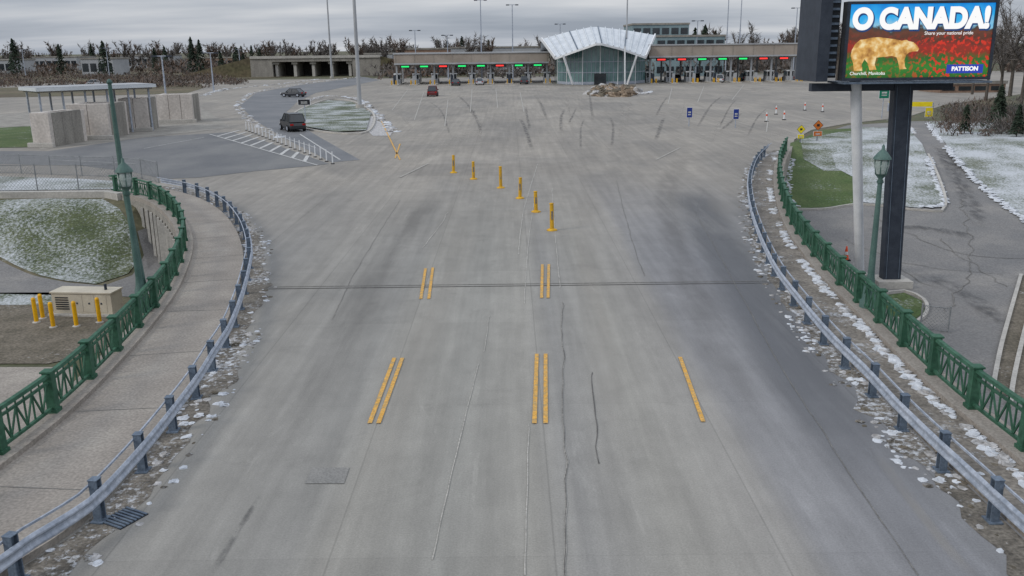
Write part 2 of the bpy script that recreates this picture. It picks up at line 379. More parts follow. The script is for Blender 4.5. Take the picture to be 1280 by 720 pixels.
def jitter(path, a): return [p+Vector((noise.noise(p*1.3)*a, 0, 0)) for p in path]
ribbon('gravel_verge', off(lm, -.2), jitter(off(le, -.35), .5), m_dirt, .006, 260)
ribbon('gravel_verge', off(rm, .2), jitter(off(re_, .35), .5), m_dirt, .006, 260)
for pth in (lg, rg):
    b = MB(); b.sweep(pth, [(-.32, -.2), (.32, -.2), (.32, .24), (-.32, .24)], m_walk); b.obj('kerb')
wa = equal(lmi, 4.0)
for p in wa[2:-3]:
    q = min(lg, key=lambda v: (v-p).length); q = q.lerp(p, .35/max(.4, (q-p).length))
    strip('walkway_joint', [p.lerp(q, i/4)+Vector((0, 0, .13)) for i in range(5)], .03, m_seam, .004)
def lumps(name, A, B, n, mats, r0, r1, z, bias=1):
    b = MB(); A = resampleN(A, 300); B = resampleN(B, 300)
    for _ in range(n):
        i = R.randrange(5, 299); p = A[i].lerp(B[i], R.random()**bias)
        cl = noise.noise(p*.35)
        if cl < -.0 and R.random() < .8: continue
        b.lump((p.x, p.y, z), R.uniform(r0, r1)*R.uniform(.6, 1.2), R.choice(mats), R.uniform(.15, .4))
    return b.obj(name)
lumps('snow_patches', off(lm, -.2), le, 1300, [m_snow, m_snow, m_snowd, m_snowd, m_dirt, m_soil], .02, .12, .0, 1.2)
lumps('snow_patches', off(rm, .2), re_, 1300, [m_snow, m_snow, m_snowd, m_snowd, m_dirt, m_soil], .02, .12, .0, 1.2)
lumps('snow_patches', rmi, rg, 420, [m_snow, m_snowd, m_soil], .02, .09, .12)
sb = MB()
for i, p in enumerate(equal(off(rg, -.5), .10)):
    if noise.noise(p*.5) < (-.3 if p.y < 32 else .1): continue
    sb.lump((p.x+R.uniform(-.12, .1), p.y+R.uniform(-.1, .1), .12), R.uniform(.07, .18), m_snow if R.random() < .75 else m_snowd, .35)
sb.obj('snow_bank')
# ---------------------------------------------------------------- guard rails
def guard(path, side):
    b = MB(); path = resampleN(path, 150)
    wp = [(.09, .38), (.13, .415), (.13, .445), (.09, .49), (.09, .53), (.13, .575), (.13, .605), (.09, .65), (.075, .65), (.11, .60), (.11, .58), (.07, .53), (.07, .49), (.11, .44), (.11, .42), (.075, .38)]
    b.sweep(path, [(o*side, z) for o, z in wp], m_galv)
    b.sweep(path, [((-.10+dx)*side, .70+dz) for dx, dz in ((-.015, -.02), (.015, -.02), (.015, .02), (-.015, .02))], m_galv)
    pts = equal(path, 1.9)
    for i in range(1, len(pts)-1):
        p = pts[i]; t = (pts[i+1]-pts[i-1]).normalized(); a = math.atan2(t.y, t.x)+R.gauss(0, .02)
        T = Matrix.Translation(p) @ Matrix.Rotation(a, 4, 'Z') @ Matrix.Rotation(R.gauss(0, .015), 4, 'X')
        b.box((-.08, -.075, 0), (-.06, .075, .80), m_galv_d, T); b.box((.06, -.075, 0), (.08, .075, .80), m_galv_d, T)
        b.box((-.06, -.01, 0), (.06, .01, .80), m_galv_d, T); b.box((-.09, -.085, .80), (.09, .085, .815), m_galv_d, T)
        b.box((-.14, -.12, .005), (.14, .12, .03), m_galv_d, T)
    b.obj('guard_rail')
guard(lm, 1); guard(rm, -1)
# ---------------------------------------------------------------- green railings
def railing(path):
    b = MB(); path = resampleN(path, 150)
    b.sweep(path, [(-.07, 1.10), (.07, 1.10), (.05, 1.17), (-.05, 1.17)], m_green)
    b.sweep(path, [(-.03, .94), (.03, .94), (.03, .99), (-.03, .99)], m_green)
    b.sweep(path, [(-.035, .32), (.035, .32), (.035, .38), (-.035, .38)], m_green)
    pts = equal(path, 2.1)
    for i in range(len(pts)):
        p = pts[i]; t = (pts[min(i+1, len(pts)-1)]-pts[max(0, i-1)]).normalized(); a = math.atan2(t.y, t.x)
        T = Matrix.Translation(p) @ Matrix.Rotation(a, 4, 'Z')
        b.box((-.10, -.10, .23), (.10, .10, 1.18), m_green, T); b.box((-.13, -.13, 1.18), (.13, .13, 1.22), m_green, T); b.box((-.13, -.13, .24), (.13, .13, .32), m_green, T)
        if i+1 < len(pts):
            q = pts[i+1]; n = 6
            for k in range(n):
                u0 = p.lerp(q, .06+.88*k/n); u1 = p.lerp(q, .06+.88*(k+1)/n); z = Vector((0, 0, 1))
                if k % 2: b.beam(u0+z*.37, u1+z*.95, .03, .04, m_green)
                else: b.beam(u0+z*.95, u1+z*.37, .03, .04, m_green)
                b.beam(u0+z*.37, u0+z*.95, .03, .035, m_green); b.beam(u0+z*.98, u0+z*1.11, .025, .025, m_green)
    b.obj('green_railing')
railing(lg); railing(rg)
# ---------------------------------------------------------------- road markings, seams, wear
def mark(name, a, c, w, mat, z=.022, zg=0):
    return strip(name, [a.lerp(c, i/6) for i in range(7)], w, mat, z)
for quad in (((493, 448), (462, 530)), ((503, 448), (473, 530)), ((671, 443), (668, 530)), ((682, 443), (682, 530)), ((850, 447), (879, 528)),
             ((532, 336), (526, 374)), ((541, 335), (536, 374)), ((678, 331), (677, 373)), ((686, 331), (685, 373))):
    mark('lane_marking', P(*quad[0]), P(*quad[1]), .10, m_yel)
def wig(pts, amp, step=.4):
    o = spline(pts, step)
    for i, p in enumerate(o):
        n_ = noise.noise(Vector((i*.35, pts[0].x*3, 0)))*amp; p.x += n_; p.y += noise.noise(Vector((i*.3, 7, pts[0].y)))*amp*.4
    return o
for a, w, mat, amp in (
    ([(703, 378), (704, 500), (707, 600), (708, 730)], .028, m_seal, .09), ([(703, 378), (704, 500), (707, 600), (708, 730)], .012, m_joint, .09),
    ([(598, 455), (570, 570), (540, 700)], .02, m_seal, .02), ([(661, 530), (656, 720)], .02, m_seal, .02), ([(655, 380), (661, 300), (668, 250)], .03, m_seal, .03),
    ([(742, 466), (744, 520), (748, 580)], .018, m_joint, .14), ([(612, 395), (605, 440)], .02, m_seal, .03),
    ([(700, 360), (693, 280), (690, 235)], .03, m_seal, .03), ([(770, 225), (790, 300), (806, 345)], .02, m_seam, .05),
    ([(648, 318), (655, 262), (672, 205)], .04, m_seal, .03), ([(560, 265), (530, 310)], .03, m_seal, .1),
    ([(860, 250), (905, 330), (960, 430), (1060, 590), (1150, 720)], .016, m_seam, .04), ([(500, 250), (450, 330), (415, 400)], .016, m_seam, .04)):
    strip('pavement_joint', wig(PP(a), amp), w, mat, .014+(.004 if w == .012 else 0), jag=.4)
a, c = P(236, 362.5), P(988, 353.5)
strip('expansion_joint', [a.lerp(c, i/30) for i in range(31)], .06, m_joint, .012)
strip('expansion_joint', [a.lerp(c, i/30)+Vector((0, .26, 0)) for i in range(31)], .05, m_seam, .012)
w_dark = wear('tyre_wear', L(108, 106, 104), 1.2, (1, .12, 1), .3, .75, .32)
w_dark2 = wear('oil_stain', L(80, 80, 82), 2.5, (1, .4, 1), .4, .62, .5)
w_light = wear('dried_salt', L(170, 165, 157), 1.3, (1, .1, 1), .35, .75, .45)
w_blue = wear('asphalt_overlay', L(108, 110, 114), .8, (1, .1, 1), .2, .5, .5)
zi = [.0]
def wz(): zi[0] += .0006; return .002+zi[0] % .008
for a, w, w2, m_ in (
    ([(1190, 730), (1100, 610), (1010, 480), (940, 370), (890, 290), (862, 230)], 2.6, 3.2, w_blue),
    ([(1040, 730), (975, 610), (915, 480), (870, 370), (840, 290), (835, 230), (860, 190)], 1.4, 2.0, w_dark),
    ([(250, 720), (330, 610), (390, 500), (440, 400), (480, 330), (540, 240)], 1.8, 1.6, w_dark),
    ([(420, 730), (470, 600), (500, 500), (540, 400), (570, 330), (590, 270)], 1.0, 1.6, w_light),
    ([(780, 730), (765, 600), (755, 480), (742, 380), (735, 300), (730, 240)], 1.2, 1.6, w_light),
    ([(330, 614), (300, 660), (262, 722)], .16, .2, w_dark2),
    ([(1090, 560), (1180, 680), (1230, 735)], .3, .3, w_light),
    ([(900, 300), (905, 240), (930, 190), (1010, 150)], 2.2, 3, w_light),
    ([(300, 260), (400, 235), (520, 200), (600, 160)], 1.5, 3, w_light)):
    strip('road_wear', spline(PP(a), 1), w, m_, wz(), w2)
m_patch = M('asphalt_patch', L(120, 119, 116), L(132, 130, 126), 1.2, fine=.2)
flat('pavement_patch', PP([(390, 585), (437, 585), (430, 605), (381, 605)]), m_patch, .0118)
b = MB(); c = P(155, 648); T = Matrix.Translation(c) @ Matrix.Rotation(rad(62), 4, 'Z')
b.box((-.3, -.28, .0), (.3, .28, .012), m_dk2, T)
for k in range(8): b.box((-.29+k*.077, -.27, .012), (-.25+k*.077, .27, .03), m_galv_d, T)
b.obj('drain_grate')
def delin(px, py, top):
    p = P(px, py); H = (W(px, top, p.y).z); b = MB(); lean = Vector((R.gauss(0, .02), R.gauss(0, .02), 0))
    b.lathe(p, [(.24, 0), (.24, .04), (.16, .08), (.11, .1)], m_yelp); b.cyl(p+Vector((0, 0, .08)), p+lean+Vector((.0, 0, H-.05)), .095, .085, m_yelp, 12)
    b.lathe(p+lean+Vector((0, 0, H-.05)), [(.085, 0), (.1, .02), (.1, .05), (.001, .07)], m_yelp)
    b.box((p.x-.04, p.y-.108, H*.42), (p.x+.04, p.y-.092, H*.72), m_seam)
    b.obj('delineator_post')
for a in ((690, 288, 254), (670, 265, 239), (650, 248, 222), (626, 235, 208), (592, 224, 202), (567, 216, 194)): delin(*a)
# ---------------------------------------------------------------- lamps
def lamp(px, base, lant, mastpx=None):
    p = P(px[0], base); p.z = .13; q = W(px[1], lant, p.y); H = q.z-.5
    b = MB(); b.lathe(p, [(.26, 0), (.26, .3), (.2, .36), (.17, .8), (.13, .9), (.1, 1.2)], m_green_l, 12)
    top = Vector((q.x, p.y, H)); b.cyl(p+Vector((0, 0, 1.1)), top, .1, .065, m_green_l, 12)
    b.lathe(top, [(.06, -.25), (.11, -.2), (.06, -.1), (.14, 0), (.18, .05)], m_green_l, 12)
    b.lathe(top, [(.15, .05), (.21, .3), (.2, .46), (.18, .5)], m_amber, 12)
    b.lathe(top, [(.26, .48), (.24, .54), (.13, .68), (.05, .76), (.04, .86), (.001, .92)], m_green_l, 12)
    for k in range(6):
        a = k*math.pi/3; d = Vector((math.cos(a), math.sin(a), 0)); b.beam(top+d*.16+Vector((0, 0, .05)), top+d*.22+Vector((0, 0, .48)), .025, .025, m_green_l)
    if mastpx:
        e = W(mastpx[0], mastpx[1], p.y+.3); s_ = p+Vector((0, .35, 0)); m0 = W(px[1]-3, lant, p.y+.35)
        b.cyl(s_, m0, .11, .085, m_green_l, 10); b.cyl(m0, e, .085, .055, m_green_l, 10)
        b.beam(m0-Vector((0, 0, .7)), top-Vector((0, 0, .1)), .05, .05, m_green_l)
        b.lathe(e, [(.06, 0), (.1, .03), (.05, .12), (.001, .15)], m_green_l, 10)
    b.obj('street_lamp')
lamp((180, 155), 398, 214, (137, 105)); lamp((1084, 1103), 393, 198)
# ---------------------------------------------------------------- left lower level
def PTs(l): return [PT(a, b) for a, b in l]
drape('lawn', PTs([(-60, 253), (0, 251), (60, 249), (128, 250), (150, 263), (166, 287), (176, 318), (160, 343), (120, 356), (85, 352), (0, 322), (-60, 305)]), m_lawn, .04)
drape('path', PTs([(-80, 322), (0, 326), (85, 354), (130, 358), (165, 345), (180, 320), (172, 290), (235, 300), (230, 360), (170, 372), (-100, 366)]), m_asph2, .03)
drape('gravel_yard', PTs([(-100, 385), (0, 382), (140, 382), (170, 395), (130, 440), (60, 456), (-150, 456)]), m_soil, .03)
drape('concrete_pad', PTs([(-220, 460), (95, 460), (60, 560), (-300, 600)]), m_walk, .035)
drape('lawn', PTs([(-100, 367), (140, 366), (150, 380), (-100, 384)]), m_lawn, .03)
c = PT(112, 392); b = MB(); T = Matrix.Translation(c) @ Matrix.Rotation(rad(-6), 4, 'Z')
b.box((-1.55, -.6, 0), (1.55, .6, .12), m_conc, T); b.box((-1.35, -.45, .12), (1.35, .45, 1.02), m_beige, T); b.box((-1.4, -.5, 1.02), (1.4, .5, 1.09), m_beige, T)
for k in range(6): b.box((-1.2, -.47, .3+k*.1), (-.6, -.445, .35+k*.1), m_dk2, T)
for x in (-.45, .1, .65): b.box((x, -.462, .2), (x+.48, -.448, .95), m_beige, T); b.box((x+.2, -.475, .55), (x+.28, -.46, .63), m_dk, T)
b.cyl(T @ Vector((.9, 0, 1.09)), T @ Vector((.9, 0, 1.35)), .06, .06, m_dk, 10)
b.obj('generator', .015)
for px, py in ((46, 404), (54, 399), (67, 410), (96, 409), (125, 404)):
    p = PT(px, py); b = MB(); b.cyl(p, p+Vector((0, 0, 1.05)), .085, .085, m_yelb, 14); b.lathe(p+Vector((0, 0, 1.05)), [(.085, 0), (.06, .06), (.001, .08)], m_yelb); b.lathe(p, [(.16, .03), (.16, .06), (.085, .08)], m_conc); b.obj('bollard')
b = MB(); wl = [deckL[-1]+Vector((0, -.05, 0)), Vector((-34, deckL[-1].y+.25, 0)), Vector((-70, deckL[-1].y+.25, 0))]
b.sweep([deckL[-4], deckL[-1]]+wl[1:], [(-.2, -.8), (.2, -.8), (.2, .3), (-.2, .3)], m_conc); b.obj('retaining_wall')
def chain(path, H, name='chain_link_fence', sp=.2, bay=2.6):
    b = MB(); pts = equal(path, bay); z = Vector((0, 0, 1))
    for p in pts: b.cyl(p, p+z*(H+.08), .035, .035, m_mesh, 6)
    for p, q in zip(pts, pts[1:]):
        b.cyl(p+z*H, q+z*H, .022, .022, m_mesh, 5, False); b.cyl(p+z*.06, q+z*.06, .012, .012, m_mesh, 4, False)
        n = int(bay/sp); m2 = int(H/sp)
        for k in range(-m2, n):
            for sgn in (0, 1):
                a0, a1 = max(k, 0), min(k+m2, n)
                if a1 <= a0: continue
                h0, h1 = (a0-k)/m2*H, (a1-k)/m2*H
                if sgn: h0, h1 = H-h0, H-h1
                b.beam(p.lerp(q, a0/n)+z*h0, p.lerp(q, a1/n)+z*h1, .011, .011, m_mesh)
    b.obj(name)
chain([P(-60, 243), P(0, 243), P(60, 242), P(135, 243), P(175, 240)], 1.7)
chain([P(-60, 217), P(0, 216), P(100, 220), P(170, 222), P(205, 230)], 1.3)
wallp = [p for p in off(lg, -.42) if 36 < p.y < 49]
b = MB()
for p in equal(wallp, .9): b.box((p.x-.07, p.y-.07, -3), (p.x+.07, p.y+.07, -.25), m_conc)
b.obj('retaining_wall_posts')
# ---------------------------------------------------------------- right lower level
edgeR = [p for p in off(rg, .3) if p.y < 72]
drape('parking_lot', [Vector((6, -10, 0))]+[Vector((p.x, p.y, 0)) for p in edgeR[1:]]+PTs([(990, 178), (1060, 157), (1140, 152), (1280, 150)])+[Vector((66, 96, 0)), Vector((68, -10, 0))], m_asph2, .03)
drape('lawn', PTs([(988, 180), (1030, 163), (1075, 161), (1085, 210), (1078, 254), (1030, 261), (990, 262), (982, 235)]), m_lawn_g, .08)
drape('lawn', PTs([(1076, 160), (1135, 162), (1160, 200), (1180, 255), (1150, 262), (1079, 255), (1070, 225), (1045, 212), (1040, 195), (1078, 190)]), m_lawn_s, .11)
drape('lawn', PTs([(1000, 176), (1050, 166), (1078, 164), (1085, 195), (1060, 215), (1030, 215), (1004, 200)]), m_lawn, .095)
drape('lawn', PTs([(1160, 153), (1340, 158), (1420, 290), (1300, 285), (1272, 268), (1225, 230), (1185, 188)]), m_lawn_s, .08)
def snowline(pl, w0=.1, w1=.26, dens=.3, name='snow_edge'):
    b = MB()
    for p in equal(spline(PTs(pl), .5), dens):
        for _ in range(2): b.lump((p.x+R.uniform(-.2, .2), p.y+R.uniform(-.2, .2), p.z+.08), R.uniform(w0, w1), m_snow, .3)
    b.obj(name)
snowline([(1138, 162), (1160, 200), (1172, 230), (1180, 256), (1150, 260)]); snowline([(1160, 155), (1185, 188), (1225, 232), (1272, 270), (1290, 284)])
snowline([(990, 200), (985, 240), (995, 260)], .06, .15)
def kerbline(pl, name='kerb', w=.15, hh=.15):
    b = MB(); b.sweep(spline(PTs(pl), .6), [(-w/2, -.1), (w/2, -.1), (w/2, hh), (-w/2, hh)], m_conc); b.obj(name)
kerbline([(992, 263), (1030, 263), (1078, 257), (1150, 264), (1182, 258), (1163, 200), (1138, 160)])
drape('lawn', PTs([(1100, 372), (1130, 368), (1152, 378), (1156, 392), (1140, 404), (1112, 396)]), m_lawn_g, .08)
kerbline([(1098, 371), (1130, 366), (1154, 377), (1158, 393), (1141, 406), (1118, 400)])
drape('gravel_strip', PTs([(1276, 346), (1330, 340), (1330, 520), (1244, 492), (1252, 440)]), m_soil, .05)
kerbline([(1276, 346), (1262, 395), (1250, 440), (1240, 492)]); kerbline([(1296, 360), (1282, 410), (1268, 470), (1262, 510)])
for a in ([(1090, 270), (1150, 300), (1210, 320), (1290, 325)], [(1130, 262), (1120, 320), (1160, 360)], [(1200, 250), (1215, 330), (1180, 390)], [(1180, 300), (1260, 360)], [(1060, 300), (1130, 330), (1250, 345)]):
    s_ = wig(PTs(a), .5); s_ = [Vector((p.x, p.y, h(p.x, p.y))) for p in s_]; strip('asphalt_crack', s_, .04, m_seam, .06, jag=.6)
for a, w_ in (([(1080, 290), (1150, 285), (1230, 300)], 1.6), ([(1140, 340), (1210, 370), (1260, 420)], 1.2), ([(1170, 180), (1200, 230), (1230, 290)], 1.5)):
    s_ = spline(PTs(a), 1); s_ = [Vector((p.x, p.y, h(p.x, p.y))) for p in s_]; strip('pavement_stain', s_, w_, w_dark2, .07)
chain([PT(1150, 412), PT(1183, 416), PT(1218, 421)], 1.0, sp=.14, bay=1.0)
p = PT(1057, 326); b = MB(); b.box((p.x-.2, p.y-.2, p.z+.03), (p.x+.2, p.y+.2, p.z+.07), m_black)
b.lathe(p+Vector((0, 0, .07)), [(.15, 0), (.11, .25)], m_cone); b.lathe(p+Vector((0, 0, .07)), [(.112, .25), (.08, .42)], m_whm); b.lathe(p+Vector((0, 0, .07)), [(.08, .42), (.03, .7), (.001, .71)], m_cone); b.obj('traffic_cone')
# ---------------------------------------------------------------- billboard
def screen_mat():
    m = bpy.data.materials.new('led_screen'); m.use_nodes = True; nt = m.node_tree; N = nt.nodes; K = nt.links; b = N['Principled BSDF']
    tc = N.new('ShaderNodeTexCoord'); sp = N.new('ShaderNodeSeparateXYZ'); K.new(tc.outputs['Object'], sp.inputs[0])
    n = N.new('ShaderNodeTexNoise'); n.inputs['Scale'].default_value = 2.2; n.inputs['Detail'].default_value = 6; K.new(tc.outputs['Object'], n.inputs[0])
    ma = N.new('ShaderNodeMath'); ma.operation = 'MULTIPLY_ADD'; ma.inputs[1].default_value = .9; K.new(n.outputs[0], ma.inputs[0]); K.new(sp.outputs[2], ma.inputs[2])
    mr = N.new('ShaderNodeMapRange'); mr.inputs[1].default_value = -1.15; mr.inputs[2].default_value = 2.05; K.new(ma.outputs[0], mr.inputs[0])
    r = N.new('ShaderNodeValToRGB'); e = r.color_ramp.elements; e[0].position = 0; e[0].color = (.015, .10, .01, 1); e[1].position = 1; e[1].color = (.0, .22, .7, 1)
    for p_, c_ in ((.16, (.03, .2, .02, 1)), (.27, (.02, .12, .015, 1)), (.34, (.22, .03, .01, 1)), (.44, (.30, .02, .01, 1)), (.52, (.09, .03, .015, 1)), (.60, (.13, .04, .02, 1)), (.655, (.05, .04, .03, 1)), (.69, (.25, .55, .75, 1)), (.8, (.02, .42, .85, 1))):
        q = e.new(p_); q.color = c_
    K.new(mr.outputs[0], r.inputs[0])
    v = N.new('ShaderNodeTexNoise'); v.inputs['Scale'].default_value = 6; v.inputs['Detail'].default_value = 4; K.new(tc.outputs['Object'], v.inputs[0])
    vr = N.new('ShaderNodeMapRange'); vr.inputs[1].default_value = .52; vr.inputs[2].default_value = .58; K.new(v.outputs[0], vr.inputs[0])
    zr = N.new('ShaderNodeMapRange'); zr.inputs[1].default_value = .35; zr.inputs[2].default_value = .0; K.new(sp.outputs[2], zr.inputs[0])
    xr = N.new('ShaderNodeMapRange'); xr.inputs[1].default_value = -.6; xr.inputs[2].default_value = .8; xr.inputs[3].default_value = .25; K.new(sp.outputs[0], xr.inputs[0])
    mu = N.new('ShaderNodeMath'); mu.operation = 'MULTIPLY'; K.new(vr.outputs[0], mu.inputs[0]); K.new(zr.outputs[0], mu.inputs[1])
    mu2 = N.new('ShaderNodeMath'); mu2.operation = 'MULTIPLY'; K.new(mu.outputs[0], mu2.inputs[0]); K.new(xr.outputs[0], mu2.inputs[1])
    mx = N.new('ShaderNodeMix'); mx.data_type = 'RGBA'; K.new(mu2.outputs[0], mx.inputs[0]); K.new(r.outputs[0], mx.inputs[6]); mx.inputs[7].default_value = (.62, .03, .01, 1)
    K.new(mx.outputs[2], b.inputs['Emission Color']); b.inputs['Emission Strength'].default_value = .95; b.inputs['Base Color'].default_value = (.01, .01, .01, 1); b.inputs['Roughness'].default_value = .5
    return m
def em(name, c, s): return M(name, (.02, .02, .02, 1), emis=(c, s), fine=0)
e_white = em('led_white', (1, 1, 1, 1), .95); e_dk = em('led_navy', (.01, .06, .22, 1), .8); e_blue = em('led_blue', (.02, .05, .45, 1), .9)
YB = 39.0; cc = W(1149, 51, YB); SC = (W(1238, 51, YB).x-W(1060, 51, YB).x)/2; HC = (W(1149, 5, YB).z-W(1149, 97, YB).z)/2
bill = bpy.data.objects.new('digital_billboard', None); bpy.context.scene.collection.objects.link(bill); bill.location = cc; bill.rotation_euler = (0, 0, rad(-1))
b = MB(); b.box((-SC, -.02, -HC), (SC, 0, HC), screen_mat()); b.obj('screen', parent=bill)
b = MB(); fr = .12
b.box((-SC-fr, .003, -HC-fr), (SC+fr, .5, HC+fr), m_dk2); b.box((-SC-fr, -.1, -HC-fr), (SC+fr, .002, -HC-.003), m_dk); b.box((-SC-fr, -.1, HC+.003), (SC+fr, .002, HC+fr), m_dk)
b.box((-SC-fr, -.1, -HC), (-SC-.003, .002, HC), m_dk); b.box((SC+.003, -.1, -HC), (SC+fr, .002, HC), m_dk)
b.box((-SC-fr, -.3, -HC-fr-.13), (SC+fr, 1.8, -HC-fr-.05), m_galv_d)
xl = W(1026, 50, YB).x-cc.x; xr_ = W(1055, 50, YB).x-cc.x
b.box((xl, .2, -HC-.15), (xl+.5, 3.2, HC+.6), m_dk); b.box((xl+.5, .35, -HC), (xr_-.1, 3.0, HC+.5), m_dk2)
for k in range(12): b.box((xl+.52, .3, -HC+.1+k*.3), (xr_-.15, .348, -HC+.2+k*.3), m_galv_d)
b.box((xl+.1, 1.0, -HC-.6), (SC*.7, 1.4, -HC-.26), m_dk)
b.obj('cabinet', parent=bill)
def text(body, size, loc, mat, off_=.0, sx=1):
    c = bpy.data.curves.new(body, 'FONT'); c.body = body; c.size = size; c.align_x = 'CENTER'; c.align_y = 'CENTER'; c.offset = off_; c.extrude = .002; c.materials.append(mat)
    o = bpy.data.objects.new('lettering', c); bpy.context.scene.collection.objects.link(o); o.parent = bill; o.location = loc; o.rotation_euler = (rad(90), 0, 0); o.scale = (sx, 1, 1); return o
text('O CANADA!', 1.14, (.03, -.032, HC*.55), e_dk, .095, .9); text('O CANADA!', 1.14, (-.01, -.04, HC*.58), e_white, .068, .9)
text('Share your national pride', .2, (1.2, -.034, HC*.2), e_white); text('Churchill, Manitoba', .19, (-SC+.95, -.034, -HC*.88), e_white)
b = MB(); b.box((SC*.42, -.034, -HC*.9), (SC*.93, -.024, -HC*.66), e_blue); b.obj('sponsor_panel', parent=bill)
text('PATTISON', .24, (SC*.675, -.042, -HC*.78), e_white, .012)
bear = [(-2.85, -.25), (-2.82, .0), (-2.7, .25), (-2.5, .42), (-2.3, .44), (-2.05, .5), (-1.7, .52), (-1.3, .46), (-1.0, .42), (-.75, .36), (-.55, .40), (-.45, .34), (-.25, .30), (-.08, .16), (.02, .02), (-.03, -.08), (-.2, -.08), (-.38, -.12), (-.5, -.22), (-.56, -.45), (-.5, -.72), (-.42, -.80), (-.72, -.82), (-.8, -.55), (-.9, -.32), (-1.1, -.26), (-1.5, -.3), (-1.75, -.32), (-1.8, -.6), (-1.7, -.82), (-2.0, -.84), (-2.1, -.55), (-2.25, -.38), (-2.35, -.6), (-2.3, -.86), (-2.66, -.86), (-2.72, -.55)]
def bear_mat():
    m = M('led_golden', (.02, .02, .02, 1), fine=0); N = m.node_tree.nodes; K = m.node_tree.links; bb = N['Principled BSDF']
    n = N.new('ShaderNodeTexNoise'); n.inputs['Scale'].default_value = 2.6; n.inputs['Detail'].default_value = 7
    r = N.new('ShaderNodeValToRGB'); r.color_ramp.elements[0].color = (.34, .14, .03, 1); r.color_ramp.elements[1].color = (.95, .80, .46, 1)
    r.color_ramp.elements[0].position = .34; r.color_ramp.elements[1].position = .66; q = r.color_ramp.elements.new(.5); q.color = (.74, .42, .11, 1)
    tc = N.new('ShaderNodeTexCoord'); K.new(tc.outputs['Object'], n.inputs[0])
    K.new(n.outputs[0], r.inputs[0]); K.new(r.outputs[0], bb.inputs['Emission Color']); bb.inputs['Emission Strength'].default_value = .9; return m
bm_ = flat('bear_picture', [Vector((x, y, 0)) for x, y in bear], bear_mat(), 0); bm_.parent = bill; bm_.location = (.0, -.028, -.35); bm_.rotation_euler = (rad(90), 0, 0)
zb = -2.97
b = MB(); lo_ = W(1111, 362, YB+1.2); hi_ = W(1128, 98, YB+1.2)
b.beam(Vector((lo_.x, lo_.y, zb)), Vector((hi_.x, hi_.y, hi_.z-.05)), .82, .5, m_dk); b.box((lo_.x-.8, lo_.y-.7, zb), (lo_.x+.8, lo_.y+.7, zb+.35), m_conc)
for q in ((-.3, 0), (.28, 0)): b.beam(Vector((lo_.x+q[0], lo_.y-.27, zb+.4)), Vector((hi_.x+q[0], hi_.y-.27, hi_.z-.3)), .03, .02, m_galv_d)
b.obj('billboard_column', .01)
b = MB(); lo_ = W(1074, 352, YB+3); hi_ = W(1069, 100, YB+1.0)
b.cyl(Vector((lo_.x, lo_.y, zb)), Vector((hi_.x, hi_.y, hi_.z+.2)), .21, .24, m_white, 16); b.cyl((lo_.x, lo_.y, zb), (lo_.x, lo_.y, zb+.15), .4, .4, m_conc, 16); b.obj('billboard_support_pole')
# ---------------------------------------------------------------- plaza-level overlays (left)
def ov(name, pl, mat, z): return flat(name, PP(pl), mat, z)
ov('asphalt_road', [(-200, 208), (0, 205), (100, 207), (170, 216), (205, 224), (250, 222), (320, 214), (385, 208), (412, 205), (335, 178), (290, 165), (180, 172), (60, 189), (-200, 189)], m_asph, .013)
ov('lawn', [(-200, 165), (0, 160), (38, 158), (48, 184), (0, 185), (-200, 187)], m_lawn_g, .03)
ov('lawn', [(-120, 219), (0, 221), (100, 224), (160, 228), (178, 236), (60, 238), (-120, 240)], m_lawn_s, .03)
ov('meadow', [(-700, 112), (-200, 112), (0, 110), (100, 107), (200, 103), (250, 104), (255, 110), (235, 116), (190, 118), (0, 122), (-700, 124)], m_meadow, .02)
ov('meadow', [(-800, 97), (0, 88), (300, 86), (480, 84), (480, 92), (455, 90), (400, 93), (330, 98), (200, 100), (0, 106), (-800, 116)], m_meadow, .03)
ov('inspection_apron', [(-100, 150), (38, 140), (190, 125), (245, 130), (290, 160), (180, 172), (50, 187), (38, 158), (-100, 160)], m_conc_d, .014)
ov('asphalt_road', [(350, 170), (318, 150), (300, 132), (320, 116), (370, 107), (455, 96), (475, 100), (440, 107), (395, 116), (372, 127), (358, 140), (372, 155), (400, 172), (450, 200), (415, 203)], m_asph3, .013)
ov('traffic_island', [(378, 136), (410, 126), (440, 128), (464, 142), (458, 164), (420, 166), (375, 158), (366, 146)], m_lawn, .12)
b = MB(); b.sweep(spline(PP([(378, 136), (410, 125), (440, 127), (466, 142), (460, 165), (420, 167), (373, 159), (364, 146), (378, 136)]), 1), [(-.12, 0), (.12, 0), (.12, .15), (-.12, .15)], m_conc); b.obj('kerb')
ov('snow_patch', [(455, 140), (470, 150), (492, 162), (488, 170), (466, 170), (456, 160)], m_snowd, .024)
def fl(name, pl, n, r0, r1, spread, z=.01):
    b = MB(); q = resampleN(spline(PP(pl), 1), n)
    for p in q: b.lump((p.x+R.uniform(-spread, spread), p.y+R.uniform(-spread, spread), z), R.uniform(r0, r1), R.choice([m_snow, m_snowd]), .2)
    b.obj(name)
fl('snow_edge', [(350, 172), (318, 152), (298, 133), (318, 116), (370, 106), (450, 96)], 160, .15, .45, .5)
fl('snow_edge', [(378, 128), (410, 120), (445, 124), (470, 142), (492, 166)], 110, .2, .6, .6)
fl('snow_edge', [(255, 120), (280, 112), (340, 106), (400, 99)], 80, .2, .6, .8); fl('snow_edge', [(815, 114), (800, 118), (770, 120)], 30, .2, .6, .6)
A = [P(262, 168).lerp(P(397, 207), i/11) for i in range(12)]; Bq = [P(300, 163).lerp(P(412, 205), i/11) for i in range(12)]
for i in range(1, 11): mark('hatch_marking', A[i], Bq[max(0, i-1)], .3, m_whm, .03)
mark('lane_marking', A[0], A[-1], .15, m_whm, .034)
q = [P(308, 163).lerp(P(416, 205), i/20) for i in range(21)]
b = MB()
